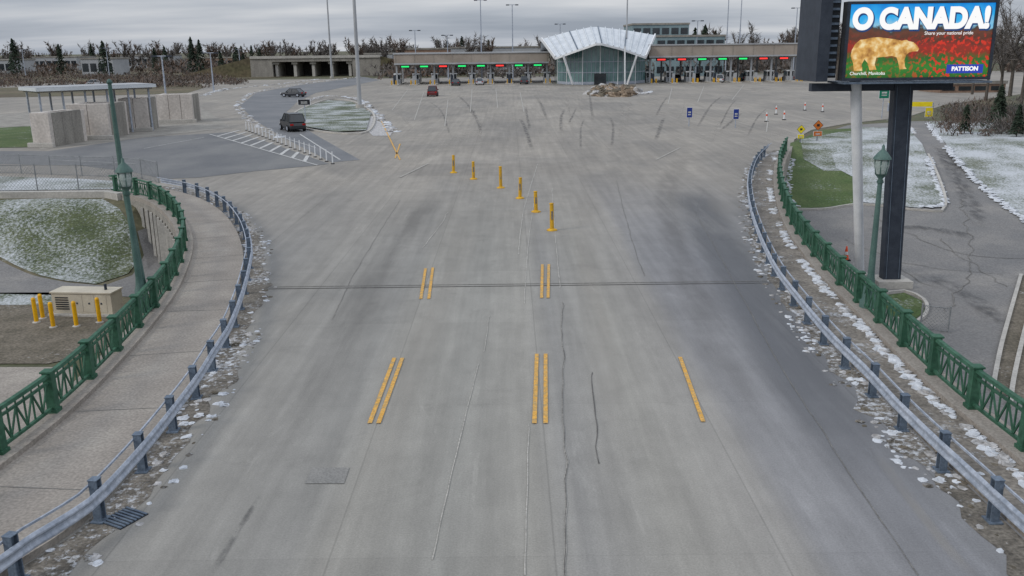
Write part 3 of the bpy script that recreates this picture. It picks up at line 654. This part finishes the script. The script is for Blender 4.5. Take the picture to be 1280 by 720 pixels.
for p in q: b.cyl(p, p+Vector((0, 0, .9)), .045, .04, m_white, 8); b.lathe(p, [(.15, 0), (.15, .04), (.045, .07)], m_black, 8)
b.obj('lane_delineators')
q = [P(375, 168).lerp(P(425, 200), i/10) for i in range(11)]; strip('lane_marking', q, .15, m_whm, .03)
for a, c in (((330, 165), (395, 185)), ((255, 172), (180, 186)), ((60, 200), (170, 205))): strip('lane_marking', [P(*a).lerp(P(*c), i/5) for i in range(6)], .12, m_whm, .03)
def wallblock(x0, x1, yb, yt, dep, px_side=0):
    a = P(x0, yb); c = P(x1, yb+px_side); H = W((x0+x1)/2, yt, (a.y+c.y)/2).z
    b = MB(); t = (c-a); ln = t.length; an = math.atan2(t.y, t.x); T = Matrix.Translation(a) @ Matrix.Rotation(an, 4, 'Z')
    n = max(1, round(ln/1.6))
    for k in range(n):
        b.box((k*ln/n+.02, 0, 0), ((k+1)*ln/n-.02, .5, H), m_blast, T); b.box((k*ln/n+.02, dep, 0), ((k+1)*ln/n-.02, dep+.5, H*.97), m_blast, T)
    m2 = max(1, round(dep/1.6))
    for k in range(m2): b.box((.0, .52+k*(dep-.54)/m2, 0), (.45, .5+(k+1)*(dep-.54)/m2, H*.99), m_blast, T); b.box((ln-.45, .52+k*(dep-.54)/m2, 0), (ln, .5+(k+1)*(dep-.54)/m2, H*.99), m_conc_d, T)
    b.box((-.3, -.4, 0), (ln+.3, -.05, .4), m_conc, T)
    b.obj('concrete_blast_wall', .03)
wallblock(42, 66, 184, 141, 5); wallblock(88, 139, 175, 130, 5, -1); wallblock(152, 188, 165, 123, 5, -1); wallblock(198, 243, 154, 118, 4, -1)
b = MB(); a = W(38, 122, 88); c = W(186, 112, 96)
t = c-a; T = Matrix.Translation(Vector((a.x, a.y, 0))) @ Matrix.Rotation(math.atan2(t.y, t.x), 4, 'Z'); ln = math.hypot(t.x, t.y); H = 4.5
b.box((0, -2, H), (ln, 3.5, H+.3), m_steel_w, T); b.box((.1, -1.9, H+.3), (ln-.1, 3.4, H+.36), m_ware, T); b.box((.3, -1.7, H-.15), (ln-.3, 3.2, H-.003), m_conc_d, T)
for k in range(6):
    for yy in (-1.2, 2.6): b.box((.4+k*(ln-1)/5, yy, 0), (.56+k*(ln-1)/5, yy+.16, H-.15), m_galv, T)
b.obj('inspection_shelter')
# ---------------------------------------------------------------- booth canopies
def canopy(x0, x1, ytop, ybot, Y, signs, name='booth_canopy'):
    a = W(x0, ytop, Y); c = W(x1, ytop, Y); zt = W((x0+x1)/2, ytop, Y).z; zbm = W((x0+x1)/2, ybot, Y).z
    b = MB(); b.box((a.x, Y, zbm), (c.x, Y+16, zt), m_canopy); b.box((a.x-.2, Y-.2, zt), (c.x+.2, Y+16.2, zt+.3), m_ware)
    b.box((a.x+.3, Y+.3, zbm-.25), (c.x-.3, Y+15.7, zbm-.004), m_conc_d)
    b.box((a.x, Y-.06, zbm), (c.x, Y-.003, zbm+.35), m_ware)
    n = int((c.x-a.x)/4.4)
    for k in range(n+1):
        x = a.x+.4+(c.x-a.x-.8)*k/n
        for yy in (1, 13): b.box((x-.2, Y+yy, 0), (x+.2, Y+yy+.4, zbm-.25), m_ware)
        b.box((x-.03, Y-.08, zbm+.35), (x+.03, Y-.062, zt), m_conc_d)
    for k in range(n):
        x = a.x+.4+(c.x-a.x-.8)*(k+.5)/n; col = signs[k % len(signs)]
        b.box((x-1.2, Y-.4, zbm-.75), (x+1.2, Y-.1, zbm-.1), m_dk2)
        b.box((x-.9, Y-.44, zbm-.58), (x+.9, Y-.403, zbm-.26), m_grnled if col == 'g' else m_redled)
    b.obj(name)
    for k in range(n+1):
        x = a.x+.4+(c.x-a.x-.8)*k/n; bb = MB()
        bb.box((x-.9, Y-6, 0), (x+.9, Y+12, .15), m_conc)
        bb.box((x-.75, Y-.9+2.5, .15), (x+.75, Y+4.5, 1.15), m_ware); bb.box((x-.72, Y+1.63, 1.15), (x+.72, Y+4.47, 2.2), m_glass_d)
        bb.box((x-.85, Y+1.5, 2.2), (x+.85, Y+4.6, 2.45), m_white)
        for dx in (-.72, .68):
            bb.box((x+dx, Y+1.58, 1.15), (x+dx+.05, Y+1.63, 2.2), m_white)
        for dy in (-5.5, -4.4): bb.cyl((x-.5, Y+dy, .15), (x-.5, Y+dy, 1.1), .1, .1, m_yelp, 8); bb.cyl((x+.5, Y+dy, .15), (x+.5, Y+dy, 1.1), .1, .1, m_yelp, 8)
        bb.box((x-.3, Y-3.5, .15), (x+.3, Y-3.1, 2.1), m_ware if k % 3 else m_dk)
        bb.obj('inspection_booth')
canopy(492, 686, 67, 80, 214, 'ggrggrgg'); canopy(812, 1021, 56, 71, 206, 'rrgggrrgrg')
# ---------------------------------------------------------------- glass building
b = MB()
top = resampleN([W(677, 49, 216), W(705, 41, 215), W(742, 33, 214), W(785, 38, 214), W(819, 44, 214)], 17)
bot = resampleN([W(694, 72, 199), W(722, 62, 196), W(748, 53, 194), W(776, 60, 196), W(807, 71, 199)], 17)
for i in range(16):
    q = [bot[i], bot[i+1], top[i+1], top[i]]; dz = Vector((0, 0, -.45))
    b.poly(q, m_steel_w); b.poly([p+dz for p in q[::-1]], m_galv_d); b.poly([bot[i]+dz, bot[i+1]+dz, bot[i+1], bot[i]], m_white)
for i in range(0, 17): b.beam(bot[i]+Vector((0, 0, .12)), top[i]+Vector((0, 0, .12)), .18, .22, m_steel_w if i % 4 else m_galv_d)
for E in (0, 16): b.beam(bot[E], top[E], .3, .8, m_white)
b.poly([top[0], top[16], Vector((top[16].x, 226, 7)), Vector((top[0].x, 226, 7))], m_steel_w)
gw = [W(697, 100, 207), W(708, 100, 202), W(728, 100, 199.5), W(750, 100, 199), W(772, 100, 199.5), W(794, 100, 202), W(806, 100, 207)]
gt = [6.5, 7.2, 8.3, 9.2, 8.3, 7.2, 6.5]
for i in range(6):
    p, q = gw[i], gw[i+1]; a0 = Vector((p.x, p.y, 0)); a1 = Vector((q.x, q.y, 0))
    b.poly([a0, a1, Vector((q.x, q.y, gt[i+1])), Vector((p.x, p.y, gt[i]))], m_glass)
    for k in range(4):
        u = a0.lerp(a1, k/4); zt = gt[i]+(gt[i+1]-gt[i])*k/4; b.beam(u+Vector((0, -.06, 0)), u+Vector((0, -.06, zt)), .16 if k == 0 else .08, .14, m_white if k == 0 else m_galv)
    for zz in (.35, 2.6, 4.9): b.beam(a0+Vector((0, -.06, zz)), a1+Vector((0, -.06, zz)), .1, .14 if zz > 1 else .6, m_galv)
b.poly([Vector((gw[0].x, 207, 0)), Vector((gw[0].x, 222, 0)), Vector((gw[0].x, 222, 6.5)), Vector((gw[0].x, 207, 6.5))], m_glass); b.poly([Vector((gw[6].x, 207, 0)), Vector((gw[6].x, 222, 0)), Vector((gw[6].x, 222, 6.5)), Vector((gw[6].x, 207, 6.5))], m_glass)
for sx, tx in ((716, 704), (784, 796)):
    b.beam(W(sx, 105.5, 198), W(tx, 69, 197), .35, .35, m_white)
b.beam(W(781, 108, 196), W(781, 58, 196), .3, .3, m_white)
b.box((gw[3].x-1.3, 198.7, 0), (gw[3].x+1.3, 198.88, 2.4), m_glass_d)
b.obj('glass_visitor_building')
b = MB()
for _ in range(90):
    p = P(R.gauss(762, 13), R.uniform(111, 121)); b.lump((p.x, p.y, 0), R.uniform(.5, 1.4), R.choice([m_rock, m_rock, m_soil, m_snowd]), R.uniform(.4, .9))
b.obj('rock_garden')
# ---------------------------------------------------------------- plaza wear + lines
for x, y0, x2, y2 in ((510, 112, 490, 138), (530, 115, 518, 150), (560, 125, 556, 158), (590, 112, 588, 140), (620, 112, 622, 135), (650, 115, 655, 140), (500, 180, 494, 198), (476, 150, 500, 200), (840, 110, 835, 130), (880, 108, 872, 128), (930, 106, 915, 125), (960, 150, 958, 165), (850, 185, 820, 200), (535, 205, 500, 222)):
    mark('lane_marking', P(x, y0), P(x2, y2), .12, m_yel if x in (476, 500) else m_seal, .026)
for i in range(26):
    x = R.uniform(480, 960); y = R.uniform(112, 150); dx = (x-700)*.12+R.uniform(-12, 12)
    strip('road_wear', spline(PP([(x, y), (x-dx*.5+R.uniform(-3, 3), y+12), (x-dx, y+R.uniform(18, 45))]), 1), R.uniform(.25, .6), w_dark2 if i % 3 else w_light, wz()+.004)
for x, y in ((958, 152), (980, 150), (970, 143), (1006, 138), (1028, 140)):
    p = P(x, y); b = MB(); b.cyl(p, p+Vector((0, 0, 1)), .09, .07, m_white, 8); b.lathe(p, [(.25, 0), (.25, .05), (.09, .1)], m_black, 8); b.cyl(p+Vector((0, 0, .6)), p+Vector((0, 0, .8)), .095, .09, m_cone, 8); b.obj('channelizer_post')
# ---------------------------------------------------------------- signs
def sign(px, pyb, pyt, wpx, hpx, mat, diamond=False, name='traffic_sign', ground=P):
    p = ground(px, pyb); zt = W(px, pyt, p.y).z; s = (W(px+10, pyt, p.y).x-W(px, pyt, p.y).x)/10; w = wpx*s/2; hh = hpx*s
    b = MB(); b.cyl(p, Vector((p.x, p.y, zt-.02)), .05, .05, m_galv, 8); c = Vector((p.x, p.y-.07, zt-hh/2))
    if diamond:
        for k, mm, o in ((1.0, m_black, 0), (.9, mat, -.012)):
            b.add([c+Vector((-w*k, o, 0)), c+Vector((0, o, -hh/2*k)), c+Vector((w*k, o, 0)), c+Vector((0, o, hh/2*k))], [(0, 1, 2, 3)], mm)
        b.box((c.x-w*.25, c.y-.03, c.z-hh*.1), (c.x+w*.25, c.y-.014, c.z+hh*.12), m_black)
    else:
        b.box((c.x-w, c.y-.02, c.z-hh/2), (c.x+w, c.y, c.z+hh/2), m_white); b.box((c.x-w*.92, c.y-.035, c.z-hh/2*.92), (c.x+w*.92, c.y-.021, c.z+hh/2*.92), mat)
        b.box((c.x-w*.5, c.y-.045, c.z-hh*.05), (c.x+w*.5, c.y-.036, c.z+hh*.1), m_whm); b.box((c.x-w*.5, c.y-.045, c.z-hh*.25), (c.x+w*.5, c.y-.036, c.z-hh*.15), m_whm)
    b.obj(name)
sign(861, 158, 134, 7, 13, m_blue); sign(919, 160, 136, 7, 13, m_blue)
sign(1000, 178, 156, 11, 11, m_yelsign, True); sign(1000, 178, 168, 8, 5, m_yelsign); sign(1021, 176, 150, 13, 13, m_orsign, True); sign(1021, 176, 164, 11, 6, m_orsign)
sign(1102, 148, 109, 13, 14, m_grnsign); sign(1160, 148, 134, 10, 12, m_yelsign)
sign(382, 152, 124, 16, 7, m_dk2, ground=P)
b = MB()
for px in (1110, 1165): p = P(px, 139); b.cyl(p, Vector((p.x, p.y, W(px, 128, p.y).z)), .12, .12, m_galv, 8)
p0 = P(1110, 139); p1 = P(1165, 139); z0 = W(1135, 130, p0.y).z
b.beam(Vector((p0.x, p0.y, z0)), Vector((p1.x, p1.y, z0)), .2, .55, m_yelsign); b.obj('height_clearance_bar')
# ---------------------------------------------------------------- masts
def mast(px, yb, topz=24, r=.28, heads=True):
    p = P(px, yb); b = MB(); b.cyl(p, Vector((p.x, p.y, topz)), r, r*.5, m_ware, 10); b.cyl(p, p+Vector((0, 0, .6)), r*2, r*2, m_conc, 10)
    if heads:
        for k in range(4):
            a = k*math.pi/2+.4; d = Vector((math.cos(a), math.sin(a), 0)); q = Vector((p.x, p.y, topz-.2)); b.beam(q, q+d*1.3, .08, .08, m_galv); b.beam(q+d*1.1+Vector((0, 0, -.05)), q+d*1.8+Vector((0, 0, -.1)), .5, .18, m_dk)
    b.obj('high_mast_light')
mast(450, 136, 26, .3); mast(415, 98, 30, .3); mast(782, 104, 26, .22)
def farmast(px, Y, ytop, r=.18):
    p = W(px, 80, Y); zt = W(px, ytop, Y).z; b = MB(); b.cyl((p.x, Y, 0), (p.x, Y, zt), r, r*.6, m_galv, 8)
    b.beam((p.x-1.2, Y, zt), (p.x+1.2, Y, zt), .15, .15, m_galv); b.box((p.x-1.6, Y-.3, zt-.15), (p.x-.8, Y+.3, zt+.1), m_dk); b.box((p.x+.8, Y-.3, zt-.15), (p.x+1.6, Y+.3, zt+.1), m_dk); b.obj('light_pole')
for a in ((602, 232, 0), (641, 240, 6), (907, 240, -8), (923, 236, -10), (992, 250, 10), (203, 150, 70), (135, 300, 60), (300, 300, 62), (264, 190, 66), (30, 320, 62), (520, 260, 38), (560, 250, 44), (700, 270, 30), (870, 250, 26), (1008, 240, 20)): farmast(*a)
# ---------------------------------------------------------------- distant buildings
def building(px0, px1, pyt, Y, dep, mat, win=True, name='office_building', rows=2):
    a = W(px0, 70, Y); c = W(px1, 70, Y); H = W((px0+px1)/2, pyt, Y).z; b = MB()
    b.box((a.x, Y, 0), (c.x, Y+dep, H), mat); b.box((a.x-.2, Y-.2, H), (c.x+.2, Y+dep+.2, H+.5), m_conc_d)
    if win:
        n = max(3, int((c.x-a.x)/2.6))
        for r_ in range(rows):
            z0 = H*(r_+.25)/rows
            for k in range(n):
                x = a.x+(c.x-a.x)*(k+.12)/n; b.box((x, Y-.06, z0), (x+(c.x-a.x)*.76/n, Y-.003, z0+H*.5/rows), m_glass_d)
    b.obj(name)
building(790, 860, 31, 262, 20, m_office, rows=4); building(820, 905, 46, 250, 12, m_office, rows=3)
building(560, 680, 60, 300, 18, m_ware, rows=1, name='warehouse'); building(40, 95, 72, 430, 20, m_ware, rows=1, name='warehouse'); building(495, 560, 62, 280, 14, m_brick, rows=1, name='brick_building')
building(150, 210, 70, 480, 20, m_ware, rows=1, name='warehouse'); building(1180, 1262, 105, 150, 8, m_brick, rows=1, name='brick_building')
building(-60, 12, 76, 380, 20, m_ware, rows=1, name='warehouse'); building(232, 290, 73, 460, 14, m_brick, rows=1, name='brick_building'); building(700, 780, 50, 330, 14, m_ware, rows=2, name='warehouse')
building(100, 140, 74, 330, 14, m_ware, rows=1, name='warehouse'); building(455, 490, 68, 330, 14, m_ware, rows=1, name='warehouse')
# overpass
b = MB(); Y = 290; a = W(340, 75, Y); c = W(440, 75, Y); z1 = 4.6
b.box((a.x, Y, z1), (c.x, Y+12, z1+1.0), m_conc_d); b.box((a.x-7, Y-.3, z1+1.0), (c.x+9, Y+.1, z1+1.8), m_conc)
b.box((a.x, Y+11.6, 0), (c.x, Y+11.9, z1-.01), m_joint)
for k in range(5):
    x = a.x+.6+(c.x-a.x-2)*k/4; b.box((x, Y+1, 0), (x+.9, Y+11, z1-.8), m_conc); b.box((x-.5, Y+.5, z1-.8), (x+1.4, Y+11.5, z1-.01), m_conc_d)
for X0, X1, s in ((a.x-7, a.x, 0), (c.x, c.x+9, 1)):
    b.box((X0, Y+.1, 0), (X1, Y+12, z1+.99), m_conc_d)
    b.poly([Vector((X0-25 if not s else X1, Y+.2, 0)), Vector((X0 if not s else X1+25, Y+.2, 0)), Vector((X0 if not s else X1, Y+.2, z1+1.4))], m_meadow)
b.obj('overpass_bridge')
# ---------------------------------------------------------------- vegetation
def bare_tree(b, p, H, mat=None, n=170, spread=.33, tw=.09):
    mat = mat or m_twig; p = Vector(p)
    b.cyl(p, p+Vector((0, 0, H*.45)), H*.018+.05, H*.012, m_bark, 5, False); lead = []
    for k in range(8):
        a = R.uniform(0, 6.28); e = p+Vector((math.cos(a)*H*spread*R.uniform(.3, .9), math.sin(a)*H*spread*R.uniform(.3, .9), H*R.uniform(.6, .97)))
        s0 = p+Vector((0, 0, H*R.uniform(.22, .45))); b.cyl(s0, e, H*.009+.02, .015, m_bark, 4, False); lead.append((s0, e))
    for _ in range(n):
        s0, e = R.choice(lead); q = s0.lerp(e, R.uniform(.3, 1.0)); d = Vector((R.gauss(0, 1), R.gauss(0, 1), R.gauss(.8, .7))).normalized()*H*R.uniform(.07, .17)
        w = Vector((R.gauss(0, 1), R.gauss(0, 1), R.gauss(0, .4))).normalized()*tw*R.uniform(.5, 1.3); b.add([q-w, q+w, q+d], [(0, 1, 2)], mat)
def conifer(b, p, H, n=260):
    p = Vector(p); b.cyl(p, p+Vector((0, 0, H*.9)), H*.02, .02, m_bark, 5, False); r = H*R.uniform(.18, .3)
    for _ in range(n):
        t = R.random()**.8; z = H*(.08+.92*t); rr = r*(1-t)**.85*R.uniform(.35, 1.15)+.05; a = R.uniform(0, 6.28)
        q = p+Vector((math.cos(a)*rr, math.sin(a)*rr, z)); d = Vector((math.cos(a), math.sin(a), -.35))*H*.05*R.uniform(.6, 1.6); w = Vector((-math.sin(a), math.cos(a), R.uniform(-.4, .4)))*H*.028*R.uniform(.6, 1.6)
        b.add([q-w-d*.3, q+w-d*.3, q+d], [(0, 1, 2)], m_con); b.add([q-d*.2+Vector((0, 0, H*.04)), q+w*.8-d*.5, q-w*.8+d*.3], [(0, 1, 2)], m_con)
b = MB()
for _ in range(120):
    px = R.uniform(440, 1350); Y = R.uniform(268, 420); x = W(px, 70, Y).x; bare_tree(b, (x, Y, -.1), R.uniform(9, 14)*(1.25 if px > 850 else .95)*(1 if R.random() < .8 else .7), n=330, tw=.15, mat=R.choice([m_twig, m_twig, m_twig2]))
for _ in range(190):
    px = R.uniform(-250, 520); Y = R.uniform(400, 700); x = W(px, 70, Y).x; bare_tree(b, (x, Y, -.1), R.uniform(8, 15), n=200, tw=.3, spread=.45, mat=R.choice([m_twig, m_twig, m_twig2]))
b.obj('distant_trees')
b = MB()
for _ in range(40):
    px = R.choice([R.uniform(230, 330), R.uniform(540, 700), R.uniform(860, 905), R.uniform(0, 260), R.uniform(700, 740)]); Y = R.uniform(300, 520); x = W(px, 70, Y).x; conifer(b, (x, Y, -.1), R.uniform(7, 12))
for px, H in ((868, 14), (880, 15), (893, 13), (725, 12), (548, 11), (18, 13), (240, 13), (250, 12), (578, 12), (1030, 13), (712, 11)):
    Y = 330; x = W(px, 70, Y).x; conifer(b, (x, Y, -.1), H)
b.obj('distant_conifers')
b = MB()
for _ in range(1000):
    px = R.uniform(-300, 1350); Y = R.uniform(248, 640); px = px if Y > 305 or px > 480 else R.uniform(480, 1350); x = W(px, 70, Y).x; H = R.uniform(2.5, 6.5)
    m_ = R.choice([m_twig, m_twig2, m_twig])
    for _k in range(46):
        q = Vector((x+R.gauss(0, H*.5), Y+R.gauss(0, H*.3), R.uniform(0, H*.7))); d = Vector((R.gauss(0, .6), R.gauss(0, .6), 1))*H*.25; w = Vector((1, R.gauss(0, .5), 0))*.3*R.uniform(.5, 1.5)
        b.add([q-w, q+w, q+d], [(0, 1, 2)], m_)
b.obj('scrub_thicket')
b = MB()
for _ in range(380):
    px = R.uniform(-60, 300); py = R.uniform(88, 110); p = P(px, py); H = R.uniform(.8, 2.2)
    for _k in range(40):
        q = Vector((p.x+R.gauss(0, H*.9), p.y+R.gauss(0, H*.6), R.uniform(0, H*.6))); d = Vector((R.gauss(0, .6), R.gauss(0, .6), 1))*H*.35; w = Vector((1, R.gauss(0, .5), 0))*.14
        b.add([q-w, q+w, q+d], [(0, 1, 2)], m_twig2 if _k % 3 else m_twig)
b.obj('meadow_shrubs')
for px, py, H in ((1248, 132, 12), (1275, 138, 11), (1262, 120, 15), (1215, 118, 10), (1300, 130, 14), (1285, 124, 13), (1232, 126, 11), (1045, 108, 12), (1010, 96, 12)):
    p = P(px, py); b = MB(); bare_tree(b, p, H, n=900, tw=.05, spread=.34); b.obj('bare_tree')
for px, py, H in ((1205, 168, 2.6), (1270, 172, 2.8), (1246, 160, 4.0)):
    p = PT(px, py); b = MB(); conifer(b, p, H, 700); b.obj('conifer_tree')
b = MB()
for _ in range(80):
    p = PT(R.uniform(1182, 1330), R.uniform(138, 172)); H = R.uniform(.8, 2.4); m_ = R.choice([m_twig2, m_twig2, m_con, m_twig])
    for _k in range(150):
        q = p+Vector((R.gauss(0, H*.4), R.gauss(0, H*.4), R.uniform(0, H*.7))); d = Vector((R.gauss(0, .7), R.gauss(0, .7), 1))*H*.22; w = Vector((R.gauss(0, 1), R.gauss(0, 1), 0))*.035
        b.add([q-w, q+w, q+d], [(0, 1, 2)], m_)
b.obj('shrubbery')
# ---------------------------------------------------------------- vehicles
m_tail = M('tail_light', L(170, 16, 12))
def car(p, rot, col, name='car', suv=False):
    mp = M('car_paint', col, tuple(c*.9 for c in col[:3])+(1,), 2, rough=.3, spec=.6, fine=.04); b = MB(); T = Matrix.Translation(p) @ Matrix.Rotation(rot, 4, 'Z')
    hi = 1.0 if suv else .85; rf = 1.75 if suv else 1.45
    st = [(-2.25, .35, .62, .72), (-2.15, .25, .9*hi, .84), (-1.5, .22, hi, .9), (0, .2, hi, .92), (1.0, .22, hi*.98, .9), (1.9, .24, .78*hi/.85, .86), (2.25, .35, .6, .74)]
    vs = []
    for x, z0, z1, w in st:
        zm = (z0+z1)/2
        for y, z in ((-w*.9, z0), (-w, zm), (-w*.93, z1), (w*.93, z1), (w, zm), (w*.9, z0)): vs.append(T @ Vector((x, y, z)))
    n = len(st); fs = [(i*6+j, (i+1)*6+j, (i+1)*6+(j+1) % 6, i*6+(j+1) % 6) for i in range(n-1) for j in range(6)]+[tuple(range(6)), tuple(range((n-1)*6, n*6))[::-1]]
    b.add(vs, fs, mp)
    x0, x1, r0, r1 = (-2.1, 1.15, -1.8, .45) if suv else (-1.75, 1.1, -1.05, .35)
    lo = [(x0, -.82, hi-.01), (x1, -.82, hi-.01), (x1, .82, hi-.01), (x0, .82, hi-.01)]; up = [(r0, -.64, rf), (r1, -.64, rf), (r1, .64, rf), (r0, .64, rf)]
    vs = [T @ Vector(q) for q in lo+up]; b.add(vs, [(0, 1, 5, 4), (1, 2, 6, 5), (2, 3, 7, 6), (3, 0, 4, 7)], m_glass_d)
    b.box((r0-.02, -.66, rf), (r1+.02, .66, rf+.05), mp, T)
    for i in range(4): b.beam(vs[i], vs[i+4], .07, .07, mp)
    for s in (-1, 1):
        b.beam(T @ Vector((-.2, s*.83, hi)), T @ Vector((-.2, s*.65, rf)), .08, .04, mp)
        for x in (-1.4, 1.4):
            b.cyl(T @ Vector((x, s*.72, .34)), T @ Vector((x, s*.94, .34)), .34, .34, m_black, 16); b.cyl(T @ Vector((x, s*.941, .34)), T @ Vector((x, s*.95, .34)), .2, .2, m_galv, 12)
        b.box((-2.26, s*.62-.16, .66), (-2.16, s*.62+.16, .82), m_tail, T); b.box((2.1, s*.62-.16, .6), (2.24, s*.62+.16, .74), m_white, T); b.box((.75, s*.95-.08, hi), (.9, s*.95+.08, hi+.14), mp, T)
    b.obj(name)
car(P(541, 120), rad(92), L(96, 22, 26), suv=True)
car(P(366, 163), rad(118), L(34, 36, 40), name='suv', suv=True); car(P(367, 121), rad(160), L(40, 44, 52))
for px, py, cl, s_ in ((897, 103, (196, 198, 200), True), (930, 101, (40, 42, 48), True), (868, 101, (44, 50, 60), True), (570, 107, (50, 52, 58), False), (985, 100, (170, 40, 40), False), (600, 106, (180, 182, 186), False), (655, 105, (60, 62, 66), True), (845, 101, (120, 122, 128), False)):
    car(P(px, py), rad(90), L(*cl), suv=s_)
for px, py, cl in ((120, 107, (180, 182, 186)), (395, 94, (200, 200, 205)), (440, 92, (50, 55, 70))): car(P(px, py), rad(10), L(*cl))
# ---------------------------------------------------------------- light and sky
SE, SAZ = rad(32), rad(245)
w = bpy.data.worlds.new('World'); bpy.context.scene.world = w; w.use_nodes = True; N = w.node_tree.nodes; K = w.node_tree.links
bg = N['Background']; bg.inputs[1].default_value = .1
sky = N.new('ShaderNodeTexSky'); sky.sky_type = 'NISHITA'; sky.sun_disc = False; sky.sun_elevation = SE; sky.sun_rotation = SAZ
tc = N.new('ShaderNodeTexCoord'); sp = N.new('ShaderNodeSeparateXYZ'); K.new(tc.outputs['Generated'], sp.inputs[0])
def mth(op, a, c=None, v=None):
    q = N.new('ShaderNodeMath'); q.operation = op; K.new(a, q.inputs[0])
    if c is not None: K.new(c, q.inputs[1])
    if v is not None: q.inputs[1].default_value = v
    return q.outputs[0]
zc = mth('ADD', mth('MAXIMUM', sp.outputs[2], v=0.0), v=.10)
cb = N.new('ShaderNodeCombineXYZ'); K.new(mth('DIVIDE', sp.outputs[0], zc), cb.inputs[0]); K.new(mth('DIVIDE', sp.outputs[1], zc), cb.inputs[1])
mpn = N.new('ShaderNodeMapping'); mpn.inputs['Scale'].default_value = (.30, .55, 1); mpn.inputs['Location'].default_value = (3, 1, 0); K.new(cb.outputs[0], mpn.inputs[0])
n = N.new('ShaderNodeTexNoise'); n.inputs['Scale'].default_value = 1.0; n.inputs['Detail'].default_value = 5; n.inputs['Roughness'].default_value = .5; K.new(mpn.outputs[0], n.inputs[0])
r = N.new('ShaderNodeValToRGB'); e = r.color_ramp.elements; e[0].position = .36; e[0].color = (3.3, 3.75, 4.5, 1); e[1].position = .66; e[1].color = (7.0, 7.2, 7.6, 1)
q = e.new(.5); q.color = (4.8, 5.2, 5.9, 1); K.new(n.outputs[0], r.inputs[0])
gz = N.new('ShaderNodeMapRange'); gz.inputs[1].default_value = .12; gz.inputs[2].default_value = .7; gz.inputs[3].default_value = .92; gz.inputs[4].default_value = 2.0; K.new(sp.outputs[2], gz.inputs[0])
vm = N.new('ShaderNodeVectorMath'); vm.operation = 'SCALE'; K.new(r.outputs[0], vm.inputs[0]); K.new(gz.outputs[0], vm.inputs['Scale'])
mx = N.new('ShaderNodeMix'); mx.data_type = 'RGBA'; mx.inputs[0].default_value = .93; K.new(sky.outputs[0], mx.inputs[6]); K.new(vm.outputs[0], mx.inputs[7]); K.new(mx.outputs[2], bg.inputs[0])
sl = bpy.data.lights.new('sun', 'SUN'); sl.energy = 1.3; sl.angle = rad(14); sl.color = (1, .95, .87)
so = bpy.data.objects.new('sun', sl); bpy.context.scene.collection.objects.link(so)
d = Vector((math.cos(SE)*math.sin(SAZ), math.cos(SE)*math.cos(SAZ), math.sin(SE))); so.rotation_euler = d.to_track_quat('Z', 'Y').to_euler()
# ---------------------------------------------------------------- camera
cam = bpy.data.cameras.new('camera'); co = bpy.data.objects.new('camera', cam); bpy.context.scene.collection.objects.link(co)
cam.sensor_width = 36; cam.lens = F/1280*36; cam.clip_end = 12000; cam.clip_start = .1
Rx = Vector((1, 0, 0)); U = Vector((0, SP, CP)); Fw = Vector((0, CP, -SP))
right = Rx*CR-U*SR; up = Rx*SR+U*CR; back = -Fw
co.matrix_world = Matrix(((right.x, up.x, back.x, 0), (right.y, up.y, back.y, 0), (right.z, up.z, back.z, CH), (0, 0, 0, 1)))
sc = bpy.context.scene; sc.camera = co
sc.view_settings.view_transform = 'Standard'; sc.view_settings.look = 'None'; sc.view_settings.exposure = 0
